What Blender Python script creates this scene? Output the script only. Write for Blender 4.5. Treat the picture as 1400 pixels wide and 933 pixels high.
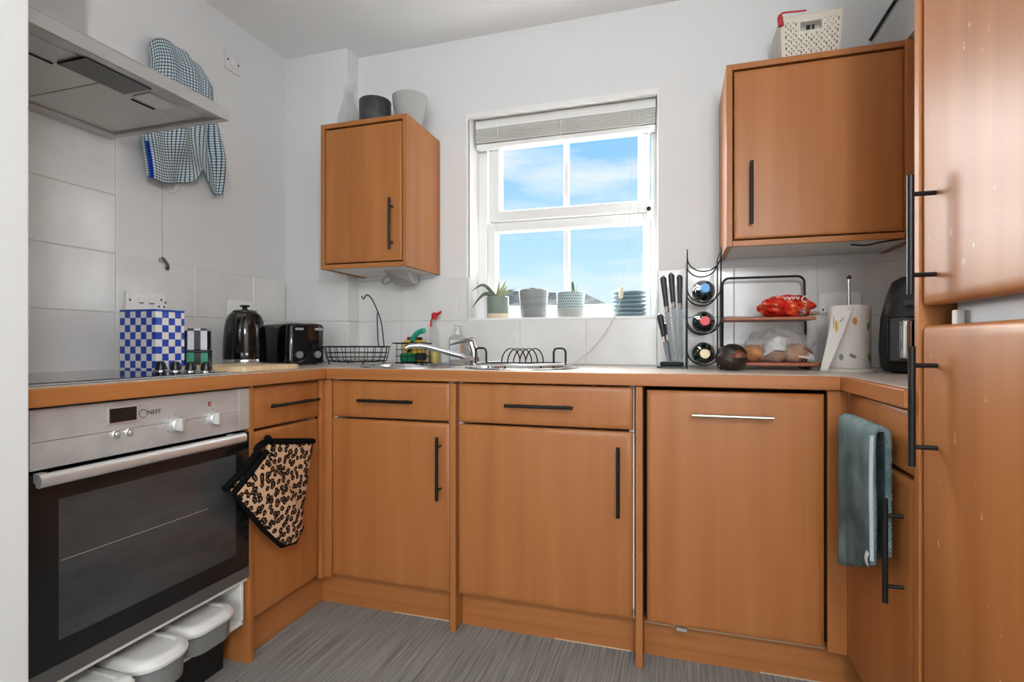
import bpy, bmesh, math, random
from mathutils import Vector, Matrix
random.seed(7)
for o in list(bpy.data.objects): bpy.data.objects.remove(o, do_unlink=True)
SC = bpy.context.scene
COL = SC.collection
PI = math.pi

# ------------------------------------------------------------------ camera
cd = bpy.data.cameras.new('camera'); cam = bpy.data.objects.new('camera', cd); COL.objects.link(cam)
cam.location = (0, 0, 1.0)
cam.rotation_euler = (PI/2, 0, math.atan(225/732))
cd.sensor_width = 36; cd.lens = 732/1400*36; cd.shift_y = 3.5/1400; cd.clip_start = 0.02
SC.camera = cam
SC.view_settings.view_transform = 'Standard'; SC.view_settings.look = 'None'
SC.view_settings.exposure = 0.08; SC.view_settings.gamma = 1.0
SC.view_settings.use_curve_mapping = False

# ------------------------------------------------------------------ sky
W = bpy.data.worlds.new('sky'); SC.world = W; W.use_nodes = True
nt = W.node_tree; nt.nodes.clear()
def N(tree, t, **kw):
    n = tree.nodes.new(t)
    for k, v in kw.items(): setattr(n, k, v)
    return n
out = N(nt, 'ShaderNodeOutputWorld'); bg = N(nt, 'ShaderNodeBackground')
tc = N(nt, 'ShaderNodeTexCoord'); sep = N(nt, 'ShaderNodeSeparateXYZ'); ramp = N(nt, 'ShaderNodeValToRGB')
nt.links.new(tc.outputs['Generated'], sep.inputs[0]); nt.links.new(sep.outputs['Z'], ramp.inputs[0])
cr = ramp.color_ramp; cr.elements[0].position = 0.0; cr.elements[0].color = (.70, .90, 1.0, 1)
cr.elements[1].position = 0.9; cr.elements[1].color = (.10, .34, .85, 1)
e = cr.elements.new(.12); e.color = (.56, .84, 1.0, 1)
e = cr.elements.new(.36); e.color = (.27, .60, 1.0, 1)
mp = N(nt, 'ShaderNodeMapping'); mp.inputs['Scale'].default_value = (2.2, 2.2, 8.5); mp.inputs['Rotation'].default_value = (0, .16, 0)
mp.inputs['Location'].default_value = (.35, .2, .55)
nz = N(nt, 'ShaderNodeTexNoise'); nz.inputs['Scale'].default_value = 1.7; nz.inputs['Detail'].default_value = 7; nz.inputs['Roughness'].default_value = .55
cl = N(nt, 'ShaderNodeValToRGB'); cl.color_ramp.elements[0].position = .43; cl.color_ramp.elements[1].position = .72
mx = N(nt, 'ShaderNodeMix', data_type='RGBA'); mx.inputs[7].default_value = (.92, .97, 1.0, 1)
nt.links.new(tc.outputs['Generated'], mp.inputs[0]); nt.links.new(mp.outputs[0], nz.inputs['Vector'])
nt.links.new(nz.outputs['Fac'], cl.inputs[0]); nt.links.new(cl.outputs[0], mx.inputs[0])
nt.links.new(ramp.outputs[0], mx.inputs[6]); nt.links.new(mx.outputs[2], bg.inputs[0])
bg.inputs[1].default_value = 1.0; nt.links.new(bg.outputs[0], out.inputs[0])

# hazy daylight falling in through the kitchen window
sd = bpy.data.lights.new('daylight', 'SUN'); sd.energy = 45.0; sd.angle = math.radians(96); sd.color = (1.0, .99, .97)
so = bpy.data.objects.new('daylight', sd); COL.objects.link(so)
so.rotation_euler = Vector((.52, -.76, -.38)).to_track_quat('-Z', 'Y').to_euler(); so.location = (-4, 6, 5)
# added area lamp, fills the room from behind through the unseen rear window
ad = bpy.data.lights.new('rear_fill_light', 'AREA'); ad.shape = 'RECTANGLE'; ad.size = 1.4; ad.size_y = 1.5; ad.energy = 50; ad.color = (.95, .98, 1.0)
ao = bpy.data.objects.new('rear_fill_light', ad); COL.objects.link(ao); ao.location = (.2, -2.36, 1.5); ao.rotation_euler = (PI/2, 0, 0)

# ------------------------------------------------------------------ mesh helpers
def lin(h):
    h = h.lstrip('#'); r = []
    for i in (0, 2, 4):
        c = int(h[i:i+2], 16)/255
        r.append(c/12.92 if c <= .04045 else ((c+.055)/1.055)**2.4)
    return (*r, 1)

WM = {}                                  # world matrix of every object built here
class MB:
    def __init__(s, M=None): s.v = []; s.f = []; s.M = M; s.uv = None
    def add(s, vs, fs):
        b = len(s.v); s.v += [Vector(q) for q in vs]; s.f += [tuple(i+b for i in f) for f in fs]; return s
    def box(s, x0, x1, y0, y1, z0, z1):
        return s.add([(x, y, z) for x in (x0, x1) for y in (y0, y1) for z in (z0, z1)],
            [(0,1,3,2), (4,6,7,5), (0,4,5,1), (2,3,7,6), (0,2,6,4), (1,5,7,3)])
    def tube(s, pts, r, n=8, closed=False, caps=True):
        pts = [Vector(p) for p in pts]; m = len(pts); rs = r if isinstance(r, (list, tuple)) else [r]*m
        prev = None; vs = []; fs = []
        for i, p in enumerate(pts):
            if closed: t = pts[(i+1) % m]-pts[i-1]
            else: t = pts[min(i+1, m-1)]-pts[max(i-1, 0)]
            t.normalize()
            if prev is None:
                a = Vector((0, 0, 1)) if abs(t.z) < .9 else Vector((1, 0, 0)); u = t.cross(a).normalized()
            else:
                u = (prev-t*prev.dot(t)).normalized()
            prev = u; w = t.cross(u)
            vs += [p+(u*math.cos(2*PI*k/n)+w*math.sin(2*PI*k/n))*rs[i] for k in range(n)]
        for i in range(m if closed else m-1):
            j = (i+1) % m
            for k in range(n): fs.append((i*n+k, i*n+(k+1) % n, j*n+(k+1) % n, j*n+k))
        if caps and not closed: fs += [tuple(range(n))[::-1], tuple((m-1)*n+k for k in range(n))]
        return s.add(vs, fs)
    def cyl(s, p0, p1, r0, r1=None, n=20): return s.tube([p0, p1], [r0, r0 if r1 is None else r1], n)
    def lathe(s, prof, c=(0, 0, 0), n=32, axis=None, caps=True):
        R = Matrix.Identity(3) if axis is None else Vector((0, 0, 1)).rotation_difference(Vector(axis)).to_matrix()
        c = Vector(c); vs = []; fs = []
        for r, z in prof: vs += [c+R @ Vector((r*math.cos(2*PI*k/n), r*math.sin(2*PI*k/n), z)) for k in range(n)]
        for i in range(len(prof)-1):
            for k in range(n): fs.append((i*n+k, i*n+(k+1) % n, (i+1)*n+(k+1) % n, (i+1)*n+k))
        if caps:
            fs.append(tuple(range(n))[::-1]); b = (len(prof)-1)*n; fs.append(tuple(b+k for k in range(n)))
        return s.add(vs, fs)
    def rings(s, rings, caps=True):
        n = len(rings[0]); vs = [p for r in rings for p in r]; fs = []
        for i in range(len(rings)-1):
            for k in range(n): fs.append((i*n+k, i*n+(k+1) % n, (i+1)*n+(k+1) % n, (i+1)*n+k))
        if caps: fs += [tuple(range(n))[::-1], tuple((len(rings)-1)*n+k for k in range(n))]
        return s.add(vs, fs)
    def grid(s, fn, nu, nv, uvs=None):
        vs = []; uv = []
        for j in range(nv+1):
            for i in range(nu+1):
                vs.append(fn(i/nu, j/nv)); uv.append(uvs(i/nu, j/nv) if uvs else (i/nu, j/nv))
        fs = [(j*(nu+1)+i, j*(nu+1)+i+1, (j+1)*(nu+1)+i+1, (j+1)*(nu+1)+i) for j in range(nv) for i in range(nu)]
        s.uv = uv; return s.add(vs, fs)
    def prism(s, poly, fn, h0, h1):
        return s.rings([[fn(a, b, h0) for a, b in poly], [fn(a, b, h1) for a, b in poly]])
    def slab(s, fr, a0, a1, b0, b1, c0, c1, w=.020, d=.010, steps=4):
        """door front: full edge behind, rounded over to the face"""
        rg = [[fr(a, b, c0) for a, b in ((a0, b0), (a1, b0), (a1, b1), (a0, b1))]]
        for k in range(steps+1):
            t = k/steps*PI/2; i = w*(1-math.cos(t)); c = c1-d+d*math.sin(t)
            rg.append([fr(a, b, c) for a, b in ((a0+i, b0+i), (a1-i, b0+i), (a1-i, b1-i), (a0+i, b1-i))])
        return s.rings(rg)
    def build(s, name, mat, parent=None, smooth=None, bevel=0, bseg=2, solid=0, subsurf=0, recalc=True):
        vs = s.v if s.M is None else [s.M @ q for q in s.v]
        if parent is not None:
            inv = WM[parent.name].inverted(); vs = [inv @ q for q in vs]
        me = bpy.data.meshes.new(name); me.from_pydata([tuple(q) for q in vs], [], s.f)
        if s.uv:
            ul = me.uv_layers.new(name='UVMap')
            for l in me.loops: ul.data[l.index].uv = s.uv[l.vertex_index]
        if recalc:
            bm = bmesh.new(); bm.from_mesh(me); bmesh.ops.recalc_face_normals(bm, faces=bm.faces); bm.to_mesh(me); bm.free()
        me.validate()
        if smooth is not None:
            me.shade_smooth(); me.set_sharp_from_angle(angle=math.radians(smooth))
        me.materials.append(mat)
        o = bpy.data.objects.new(name, me); COL.objects.link(o)
        if parent is not None: o.parent = parent; WM[o.name] = WM[parent.name].copy()
        else: WM[o.name] = Matrix.Identity(4)
        if solid:
            m = o.modifiers.new('thickness', 'SOLIDIFY'); m.thickness = solid; m.offset = 0
        if bevel:
            m = o.modifiers.new('bevel', 'BEVEL'); m.width = bevel; m.segments = bseg; m.limit_method = 'ANGLE'; m.angle_limit = math.radians(40)
        if subsurf:
            m = o.modifiers.new('smooth', 'SUBSURF'); m.levels = subsurf; m.render_levels = subsurf
        return o
def tag(o, label, cat, group=None):
    o['label'] = label; o['category'] = cat
    if group: o['group'] = group
    return o
def thing(name, label, cat, loc, group=None):
    o = bpy.data.objects.new(name, None); COL.objects.link(o); o.location = loc; o.empty_display_size = .05
    WM[o.name] = Matrix.Translation(loc); return tag(o, label, cat, group)
def struct(o): o['kind'] = 'structure'; return o
def B(*a): return MB().box(*a)
def copy_tree(o, off, parent=None):
    c = o.copy(); COL.objects.link(c); WM[c.name] = WM[o.name].copy()
    if parent is None: c.location = Vector(o.location)+Vector(off); WM[c.name] = Matrix.Translation(off) @ WM[c.name]
    else: c.parent = parent; WM[c.name] = Matrix.Translation(off) @ WM[c.name]
    for ch in list(o.children): copy_tree(ch, off, c)
    return c
def frB(a, b, c): return (a, -c, b)          # back run: a = X, b = Z, c measured towards the room (-Y)
def frL(a, b, c): return (c, a, b)           # left run: a = Y, c = X
def frR(a, b, c): return (-c, a, b)          # right run: a = Y, c = -X
def text_mesh(name, body, size, M, mat, parent, ext=.0003):
    cu = bpy.data.curves.new(name, 'FONT'); cu.body = body; cu.size = size; cu.extrude = ext; cu.align_x = 'CENTER'; cu.align_y = 'CENTER'
    t = bpy.data.objects.new(name, cu); COL.objects.link(t)
    dg = bpy.context.evaluated_depsgraph_get(); me = bpy.data.meshes.new_from_object(t.evaluated_get(dg))
    bpy.data.objects.remove(t); bpy.data.curves.remove(cu)
    me.transform(WM[parent.name].inverted() @ M); me.materials.clear(); me.materials.append(mat)
    o = bpy.data.objects.new(name, me); COL.objects.link(o); o.parent = parent; WM[o.name] = WM[parent.name].copy(); return o
def arc(c, r, a0, a1, n, u, v):
    c = Vector(c); u = Vector(u); v = Vector(v)
    return [c+u*r*math.cos(a0+(a1-a0)*k/n)+v*r*math.sin(a0+(a1-a0)*k/n) for k in range(n+1)]
def bez(pts, n=8):
    """Catmull-Rom through the points"""
    P = [Vector(p) for p in pts]; P = [2*P[0]-P[1]]+P+[2*P[-1]-P[-2]]; o = []
    for i in range(1, len(P)-2):
        for k in range(n):
            t = k/n; o.append(.5*((2*P[i])+(P[i+1]-P[i-1])*t+(2*P[i-1]-5*P[i]+4*P[i+1]-P[i+2])*t*t+(3*P[i]-P[i-1]-3*P[i+1]+P[i+2])*t**3))
    o.append(P[-2]); return o

# ------------------------------------------------------------------ materials
def nm(name):
    m = bpy.data.materials.new(name); m.use_nodes = True; t = m.node_tree
    return m, t, t.nodes['Principled BSDF']
def P(name, col, rough=.5, metal=0, spec=.5, trans=0, coat=0, emit=0, ior=1.45, bump=0, bscale=200):
    m, t, b = nm(name); c = lin(col) if isinstance(col, str) else (*col, 1)
    b.inputs['Base Color'].default_value = c; b.inputs['Roughness'].default_value = rough; b.inputs['Metallic'].default_value = metal
    b.inputs['Specular IOR Level'].default_value = spec; b.inputs['Transmission Weight'].default_value = trans; b.inputs['Coat Weight'].default_value = coat
    b.inputs['IOR'].default_value = ior
    if emit: b.inputs['Emission Color'].default_value = c; b.inputs['Emission Strength'].default_value = emit
    if bump:
        x = N(t, 'ShaderNodeTexNoise'); x.inputs['Scale'].default_value = bscale; x.inputs['Detail'].default_value = 3
        k = N(t, 'ShaderNodeTexCoord'); t.links.new(k.outputs['Object'], x.inputs['Vector'])
        bp = N(t, 'ShaderNodeBump'); bp.inputs['Strength'].default_value = bump; bp.inputs['Distance'].default_value = .002
        t.links.new(x.outputs['Fac'], bp.inputs['Height']); t.links.new(bp.outputs[0], b.inputs['Normal'])
    return m
def noise_mat(name, c0, c1, scale, rough=.5, lo=.35, hi=.65, detail=5, metal=0, bump=0, spec=.5, c2=None, coord='Object', rvar=0, coat=0, crough=.2, nrough=.6):
    """colour from a stretched noise: grain, streaks, speckle"""
    m, t, b = nm(name); k = N(t, 'ShaderNodeTexCoord'); mp = N(t, 'ShaderNodeMapping'); mp.inputs['Scale'].default_value = scale
    x = N(t, 'ShaderNodeTexNoise'); x.inputs['Scale'].default_value = 1; x.inputs['Detail'].default_value = detail; x.inputs['Roughness'].default_value = nrough
    r = N(t, 'ShaderNodeValToRGB'); r.color_ramp.elements[0].position = lo; r.color_ramp.elements[1].position = hi
    r.color_ramp.elements[0].color = c0 if len(c0) == 4 else (*c0, 1); r.color_ramp.elements[1].color = c1 if len(c1) == 4 else (*c1, 1)
    if c2: e = r.color_ramp.elements.new((lo+hi)/2); e.color = c2
    t.links.new(k.outputs[coord], mp.inputs[0]); t.links.new(mp.outputs[0], x.inputs['Vector']); t.links.new(x.outputs['Fac'], r.inputs[0])
    t.links.new(r.outputs[0], b.inputs['Base Color']); b.inputs['Roughness'].default_value = rough; b.inputs['Metallic'].default_value = metal
    b.inputs['Specular IOR Level'].default_value = spec; b.inputs['Coat Weight'].default_value = coat; b.inputs['Coat Roughness'].default_value = crough
    if bump:
        bp = N(t, 'ShaderNodeBump'); bp.inputs['Strength'].default_value = bump; bp.inputs['Distance'].default_value = .001
        t.links.new(x.outputs['Fac'], bp.inputs['Height']); t.links.new(bp.outputs[0], b.inputs['Normal'])
    if rvar:
        mr = N(t, 'ShaderNodeMapRange'); mr.inputs[3].default_value = rough-rvar; mr.inputs[4].default_value = rough+rvar
        t.links.new(x.outputs['Fac'], mr.inputs[0]); t.links.new(mr.outputs[0], b.inputs['Roughness'])
    return m
WA, WB, WC = lin('#9c5e2d'), lin('#b87a45'), lin('#ab6c39')
def wood(name, sc, worn=False):
    m = noise_mat(name, WA, WB, sc, rough=.42, lo=.2, hi=.85, c2=WC, spec=.45, detail=3, nrough=.5)
    if worn:
        t = m.node_tree; b = t.nodes['Principled BSDF']; src = b.inputs['Base Color'].links[0].from_socket
        k = N(t, 'ShaderNodeTexCoord'); mp = N(t, 'ShaderNodeMapping'); mp.inputs['Scale'].default_value = (60, 60, 26); mp.inputs['Rotation'].default_value = (.3, 0, 0)
        x = N(t, 'ShaderNodeTexNoise'); x.inputs['Scale'].default_value = 1; x.inputs['Detail'].default_value = 4
        r = N(t, 'ShaderNodeValToRGB'); r.color_ramp.elements[0].position = .69; r.color_ramp.elements[1].position = .75
        mx = N(t, 'ShaderNodeMix', data_type='RGBA'); mx.inputs[7].default_value = lin('#e2c8a8')
        t.links.new(k.outputs['Object'], mp.inputs[0]); t.links.new(mp.outputs[0], x.inputs['Vector']); t.links.new(x.outputs['Fac'], r.inputs[0])
        t.links.new(r.outputs[0], mx.inputs[0]); t.links.new(src, mx.inputs[6]); t.links.new(mx.outputs[2], b.inputs['Base Color'])
    return m
wood_v = wood('cherry_wood_upright', (16, 16, .9)); wood_x = wood('cherry_wood_lengthwise', (.9, 40, 40)); wood_y = wood('cherry_wood_depthwise', (40, .9, 40))
wood_worn = wood('cherry_wood_worn', (16, 16, .9), True)
wall_m = P('matt_wall_paint', '#e2e3e3', .85, bump=.15, bscale=60)
ceil_m = P('ceiling_paint', '#f5f5f4', .9)
white_m = P('white_gloss_paint', '#f0f0ee', .35)
upvc = P('white_upvc', '#f2f2f0', .28)
floor_m = noise_mat('grey_streaked_vinyl', lin('#5f605e'), lin('#a6a7a4'), (150, 3.0, 1), rough=.42, lo=.3, hi=.72, detail=6, spec=.35)
tile_m = noise_mat('white_glazed_tile', lin('#dcdcda'), lin('#e6e6e4'), (5, 5, 5), rough=.16, spec=.5)
grout_m = P('grout', '#d2d1ce', .9)
stone_m = noise_mat('speckled_worktop', lin('#9c9084'), lin('#e0d7cb'), (60, 60, 60), rough=.3, lo=.32, hi=.66, detail=8, c2=lin('#cabfb3'))
white_board = P('white_melamine', '#e4e2dc', .4)
dark_m = P('dark_void', '#191613', .8)
black_metal = P('black_handle_metal', '#1d1e1e', .38, metal=.4)
black_wire = P('black_wire', '#17181a', .45, metal=.3)
steel = noise_mat('brushed_steel', lin('#b6b5b3'), lin('#bfbebc'), (3, 3, 8), rough=.36, metal=.7)
steel_fascia = noise_mat('oven_steel', lin('#bcbcbb'), lin('#cfcfce'), (14, 9, 14), rough=.45, metal=.45, rvar=.06)
chrome = P('chrome', '#d4d6d8', .09, metal=1)
alu = P('satin_aluminium', '#dcdcda', .3, metal=.7)
black_gloss = P('black_gloss', '#0c0d0e', .08, spec=.6)
black_plastic = P('black_plastic', '#141517', .3)
dark_glass = P('oven_glass', '#1b1c1d', .17, spec=.5)
glass = P('clear_glass', (1, 1, 1), .02, trans=1, ior=1.45)
def window_glass():
    m, t, b = nm('window_glass'); o = t.nodes['Material Output']; tr = N(t, 'ShaderNodeBsdfTransparent'); gl = N(t, 'ShaderNodeBsdfGlossy')
    gl.inputs['Roughness'].default_value = .02; mi = N(t, 'ShaderNodeMixShader'); mi.inputs[0].default_value = .006
    t.links.new(tr.outputs[0], mi.inputs[1]); t.links.new(gl.outputs[0], mi.inputs[2]); t.links.new(mi.outputs[0], o.inputs[0]); return m
pane_m = window_glass()
def thin_film(name, col, a, rough=.15):
    m, t, b = nm(name); o = t.nodes['Material Output']; tr = N(t, 'ShaderNodeBsdfTransparent'); mi = N(t, 'ShaderNodeMixShader'); mi.inputs[0].default_value = a
    b.inputs['Base Color'].default_value = lin(col); b.inputs['Roughness'].default_value = rough
    t.links.new(tr.outputs[0], mi.inputs[1]); t.links.new(b.outputs[0], mi.inputs[2]); t.links.new(mi.outputs[0], o.inputs[0]); return m

# ------------------------------------------------------------------ room shell
XL, XR, YB, YR, ZC = -1.87, 1.06, 2.32, -2.20, 2.42
WX0, WX1, WZ0, WZ1 = -.925, -.076, 1.108, 2.065
struct(B(XL-.12, XR+.12, YR-.15, YB+.3, -.1, 0).build('floor', floor_m))
struct(B(XL-.12, XR+.12, YR-.15, YB+.3, ZC, ZC+.1).build('ceiling', ceil_m))
wb = MB(); wb.box(XL-.12, WX0, YB, YB+.3, 0, ZC); wb.box(WX1, XR+.12, YB, YB+.3, 0, ZC); wb.box(WX0, WX1, YB, YB+.3, 0, WZ0); wb.box(WX0, WX1, YB, YB+.3, WZ1, ZC)
wall_back = struct(wb.build('wall_back', wall_m, recalc=False))
wall_left = struct(B(XL-.12, XL, YR, YB, 0, ZC).build('wall_left', wall_m))
wall_right = struct(B(XR, XR+.12, YR, YB, 0, ZC).build('wall_right', wall_m))
RX0, RX1, RZ0, RZ1 = -.50, .90, .75, 2.25
wr = MB(); wr.box(XL-.12, RX0, YR-.15, YR, 0, ZC); wr.box(RX1, XR+.12, YR-.15, YR, 0, ZC); wr.box(RX0, RX1, YR-.15, YR, 0, RZ0); wr.box(RX0, RX1, YR-.15, YR, RZ1, ZC)
struct(wr.build('wall_rear', wall_m, recalc=False))
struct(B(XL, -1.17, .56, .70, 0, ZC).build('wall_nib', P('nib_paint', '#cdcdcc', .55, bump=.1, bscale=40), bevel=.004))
boxing = struct(B(XL, -1.512, 2.226, YB, .90, ZC).build('wall_boxing', wall_m))

# ceramic tiles, 300 x 200, joints left open by 3 mm
def tile(parent, x0, x1, y0, y1, z0, z1): return B(x0, x1, y0, y1, z0, z1).build('tile', tile_m, parent, bevel=.0015, bseg=1)
g = .0015; Z = [.908, 1.107, 1.308]
jx = [-1.512]+[-1.27+.298*k for k in range(8)]+[XR]
for i in range(len(jx)-1):
    a, b = jx[i]+g, jx[i+1]-g
    tile(wall_back, a, b, YB-.007, YB, Z[0]+g, Z[1]-g)
    if b <= WX0+.05: tile(wall_back, a, min(b, WX0-.004), YB-.007, YB, Z[1]+g, Z[2]-g)
    elif a < WX0: tile(wall_back, a, WX0-.004, YB-.007, YB, Z[1]+g, Z[2]-g)
    elif a > WX1-.01: tile(wall_back, max(a, WX1+.004), b, YB-.007, YB, Z[1]+g, Z[2]-g)
for (a, b, c, d, e, f, p) in ((-1.512, WX0-.004, YB-.0045, YB, Z[0], Z[2], wall_back), (WX0-.004, WX1+.004, YB-.0045, YB, Z[0], Z[1], wall_back), (WX1+.004, XR, YB-.0045, YB, Z[0], Z[2], wall_back), (XL, XL+.0045, 1.376, 2.219, Z[0], Z[2], wall_left), (XL, XL+.0075, .70, 1.372, Z[0], 1.716, wall_left)):
    B(a, b, c, d, e, f).build('grout_bed', grout_m, p)
for k in range(2):
    tile(boxing, XL+.008, -1.512+.006, 2.219, 2.226, Z[k]+g, Z[k+1]-g); tile(boxing, -1.512, -1.505, 2.226, YB-.008, Z[k]+g, Z[k+1]-g)
jy = [1.376, 1.691, 2.006, 2.219]
for i in range(3):
    for k in range(2): tile(wall_left, XL, XL+.007, jy[i]+g, jy[i+1]-g, Z[k]+g, Z[k+1]-g)
zz = [.908, 1.107, 1.312, 1.514, 1.716]
for (a, b) in ((.70, 1.06), (1.06, 1.372)):
    for k in range(4): tile(wall_left, XL, XL+.010, a+g, b-g, zz[k]+g, zz[k+1]-g)
B(XL, XL+.011, 1.372, 1.376, .908, 1.716).build('tile_trim', white_m, wall_left)

# white boxed corner above the wall cupboard, cable along its edge
struct(B(.70, XR, 1.66, YB, 1.968, 2.137).build('trim_1', P('boxing_paint', '#cfd2d0', .7)))
tag(MB().tube([(.697, 1.664, 2.142), (.696, 1.85, 2.139), (.695, 2.05, 2.141), (.694, 2.31, 2.139)], .006, 8).build('cable', black_wire, smooth=60), 'dark cable along the upper edge of the white boxing above the cupboard', 'cable')

# ------------------------------------------------------------------ kitchen window
win = struct(bpy.data.objects.new('window_1', None)); COL.objects.link(win); win.location = (-.5, 2.47, WZ0); WM[win.name] = Matrix.Translation(win.location)
def rect_frame(x0, x1, z0, z1, y0, y1, l, r, b, t):
    return MB().box(x0, x0+l, y0, y1, z0, z1).box(x1-r, x1, y0, y1, z0, z1).box(x0+l, x1-r, y0, y1, z0, z0+b).box(x0+l, x1-r, y0, y1, z1-t, z1)
rect_frame(WX0, WX1, WZ0, WZ1, 2.45, 2.52, .046, .034, .06, .06).build('outer_frame', upvc, win, bevel=.004)
us = rect_frame(-.868, -.118, 1.585, 1.995, 2.435, 2.50, .056, .046, .05, .05).build('upper_sash', upvc, win, bevel=.006)
B(-.812, -.164, 2.474, 2.478, 1.635, 1.945).build('pane', pane_m, us)
B(-.504, -.482, 2.462, 2.490, 1.635, 1.945).build('glazing_bar', upvc, us, bevel=.003)
ls = rect_frame(-.879, -.110, 1.130, 1.585, 2.455, 2.51, .042, .032, .05, .046).build('lower_sash', upvc, win, bevel=.006)
B(-.837, -.142, 2.482, 2.486, 1.18, 1.539).build('pane', pane_m, ls)
B(-.504, -.482, 2.470, 2.498, 1.18, 1.539).build('glazing_bar', upvc, ls, bevel=.003)
B(-.128, -.104, 2.415, 2.435, 1.54, 1.63).build('handle_plate', upvc, us, bevel=.006)
MB().cyl((-.116, 2.415, 1.59), (-.116, 2.408, 1.59), .009).build('key_lock', dark_m, us, smooth=40)
B(-.122, -.110, 2.395, 2.412, 1.46, 1.545).build('handle_lever', upvc, us, bevel=.005)
hi = B(-.880, -.868, 2.425, 2.452, 1.24, 1.31).build('hinge', upvc, win, bevel=.003); MB().cyl((-.866, 2.43, 1.27), (-.866, 2.43, 1.33), .006).build('hinge_pin', upvc, hi, smooth=40)
# reveal edge bead and sill board
bd = MB(); bd.box(WX0-.012, WX1+.004, YB-.006, YB+.012, WZ1-.02, WZ1+.004); bd.box(WX0-.012, WX0, YB-.004, YB+.012, Z[2], WZ1-.02); bd.box(WX1, WX1+.008, YB-.004, YB+.012, Z[2], WZ1-.02)
bd.build('reveal_bead', white_m, win, bevel=.002, recalc=False)
rv = MB(); rv.box(WX0, WX0+.003, YB+.012, 2.45, WZ0+.012, WZ1); rv.box(WX1-.003, WX1, YB+.012, 2.45, WZ0+.012, WZ1); rv.box(WX0+.003, WX1-.003, YB+.012, 2.45, WZ1-.003, WZ1)
rv.build('reveal_lining', white_m, win, recalc=False)
B(WX0, WX1, YB-.010, 2.455, WZ0-.004, WZ0+.010).build('sill_board', white_m, win, bevel=.004)
ZS = WZ0+.010
# venetian blind, pulled up
bl = thing('venetian_blind', 'white slatted blind pulled up to the head of the window', 'blind', (-.5, 2.40, 1.93))
B(-.915, -.084, 2.385, 2.43, 2.018, 2.060).build('headrail', upvc, bl, bevel=.003)
def translucent(name, col, k):
    m, t, b = nm(name); o = t.nodes['Material Output']; tr = N(t, 'ShaderNodeBsdfTranslucent'); mi = N(t, 'ShaderNodeMixShader'); mi.inputs[0].default_value = k
    tr.inputs[0].default_value = lin(col); b.inputs['Base Color'].default_value = lin(col); b.inputs['Roughness'].default_value = .5
    t.links.new(b.outputs[0], mi.inputs[1]); t.links.new(tr.outputs[0], mi.inputs[2]); t.links.new(mi.outputs[0], o.inputs[0]); return m
blind_m = translucent('blind_slat', '#f6f5f1', .22)
for k in range(9):
    z = 1.952+k*.0072
    MB().add([(-.912, 2.380, z), (-.087, 2.380, z), (-.087, 2.404, z+.0026), (-.912, 2.404, z+.0026), (-.087, 2.428, z), (-.912, 2.428, z)], [(0,1,2,3), (3,2,4,5)]).build('slat', blind_m, bl, solid=.0042, recalc=False)
B(-.912, -.087, 2.384, 2.426, 1.925, 1.946).build('bottom_rail', upvc, bl, bevel=.004)
for x in (-.80, -.5, -.235): MB().tube([(x, 2.377, 1.925), (x, 2.376, 2.02)], .0016, 6).build('ladder_cord', P('cord_white', '#e8e6e0', .7), bl)
cord_m = P('cream_cord', '#d8cfb4', .6)
MB().tube(bez([(-.185, 2.373, 2.02), (-.186, 2.37, 1.7), (-.205, 2.35, 1.42), (-.222, 2.325, 1.24)]), .0007, 6).build('pull_cord', cord_m, bl)
jn = MB().lathe([(.003, -.002), (.009, .002), (.0095, .045), (.004, .052)], (-.224, 2.296, 1.19), 12, axis=(.05, .02, 1)).build('cord_joiner', P('ivory_plastic', '#e9dfbf', .4), bl, smooth=50)
MB().tube(bez([(-.224, 2.296, 1.19), (-.245, 2.280, 1.12), (-.30, 2.27, 1.03), (-.37, 2.262, .955), (-.43, 2.255, .9115), (-.47, 2.25, .9105)]), .0019, 6).build('tail_cord', cord_m, jn)

# neighbouring roof, seen low through the window
hr = thing('neighbour_house', 'far house with speckled grey roof seen low through the window', 'building', (-5, 15, -3))
roof_m = noise_mat('far_roof', lin('#15191b'), lin('#4a5052'), (3, 3, 9), rough=.9, spec=.1, lo=.35, hi=.62, detail=8)
B(-9.0, -1.75, 14.3, 18, -3, 1.7).build('wall', P('far_render', '#6c6a66', .9), hr)
ro = MB().add([(-9.4, 13.9, 1.55), (-1.1, 13.9, 1.7), (-1.1, 18.4, 1.7), (-9.4, 18.4, 1.55), (-8.0, 16.1, 2.86), (-2.6, 16.1, 2.50)], [(0,1,5,4), (1,2,5), (2,3,4,5), (3,0,4), (0,3,2,1)]).build('roof', roof_m, hr)
B(-5.2, -5.0, 14.6, 14.9, 2.0, 2.35).build('roof_light', P('roof_light_white', '#7d8284', .6), hr)
B(-4.35, -4.2, 16.0, 16.2, 2.5, 2.72).build('chimney', P('far_brick', '#2c2a28', .9), hr)

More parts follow.
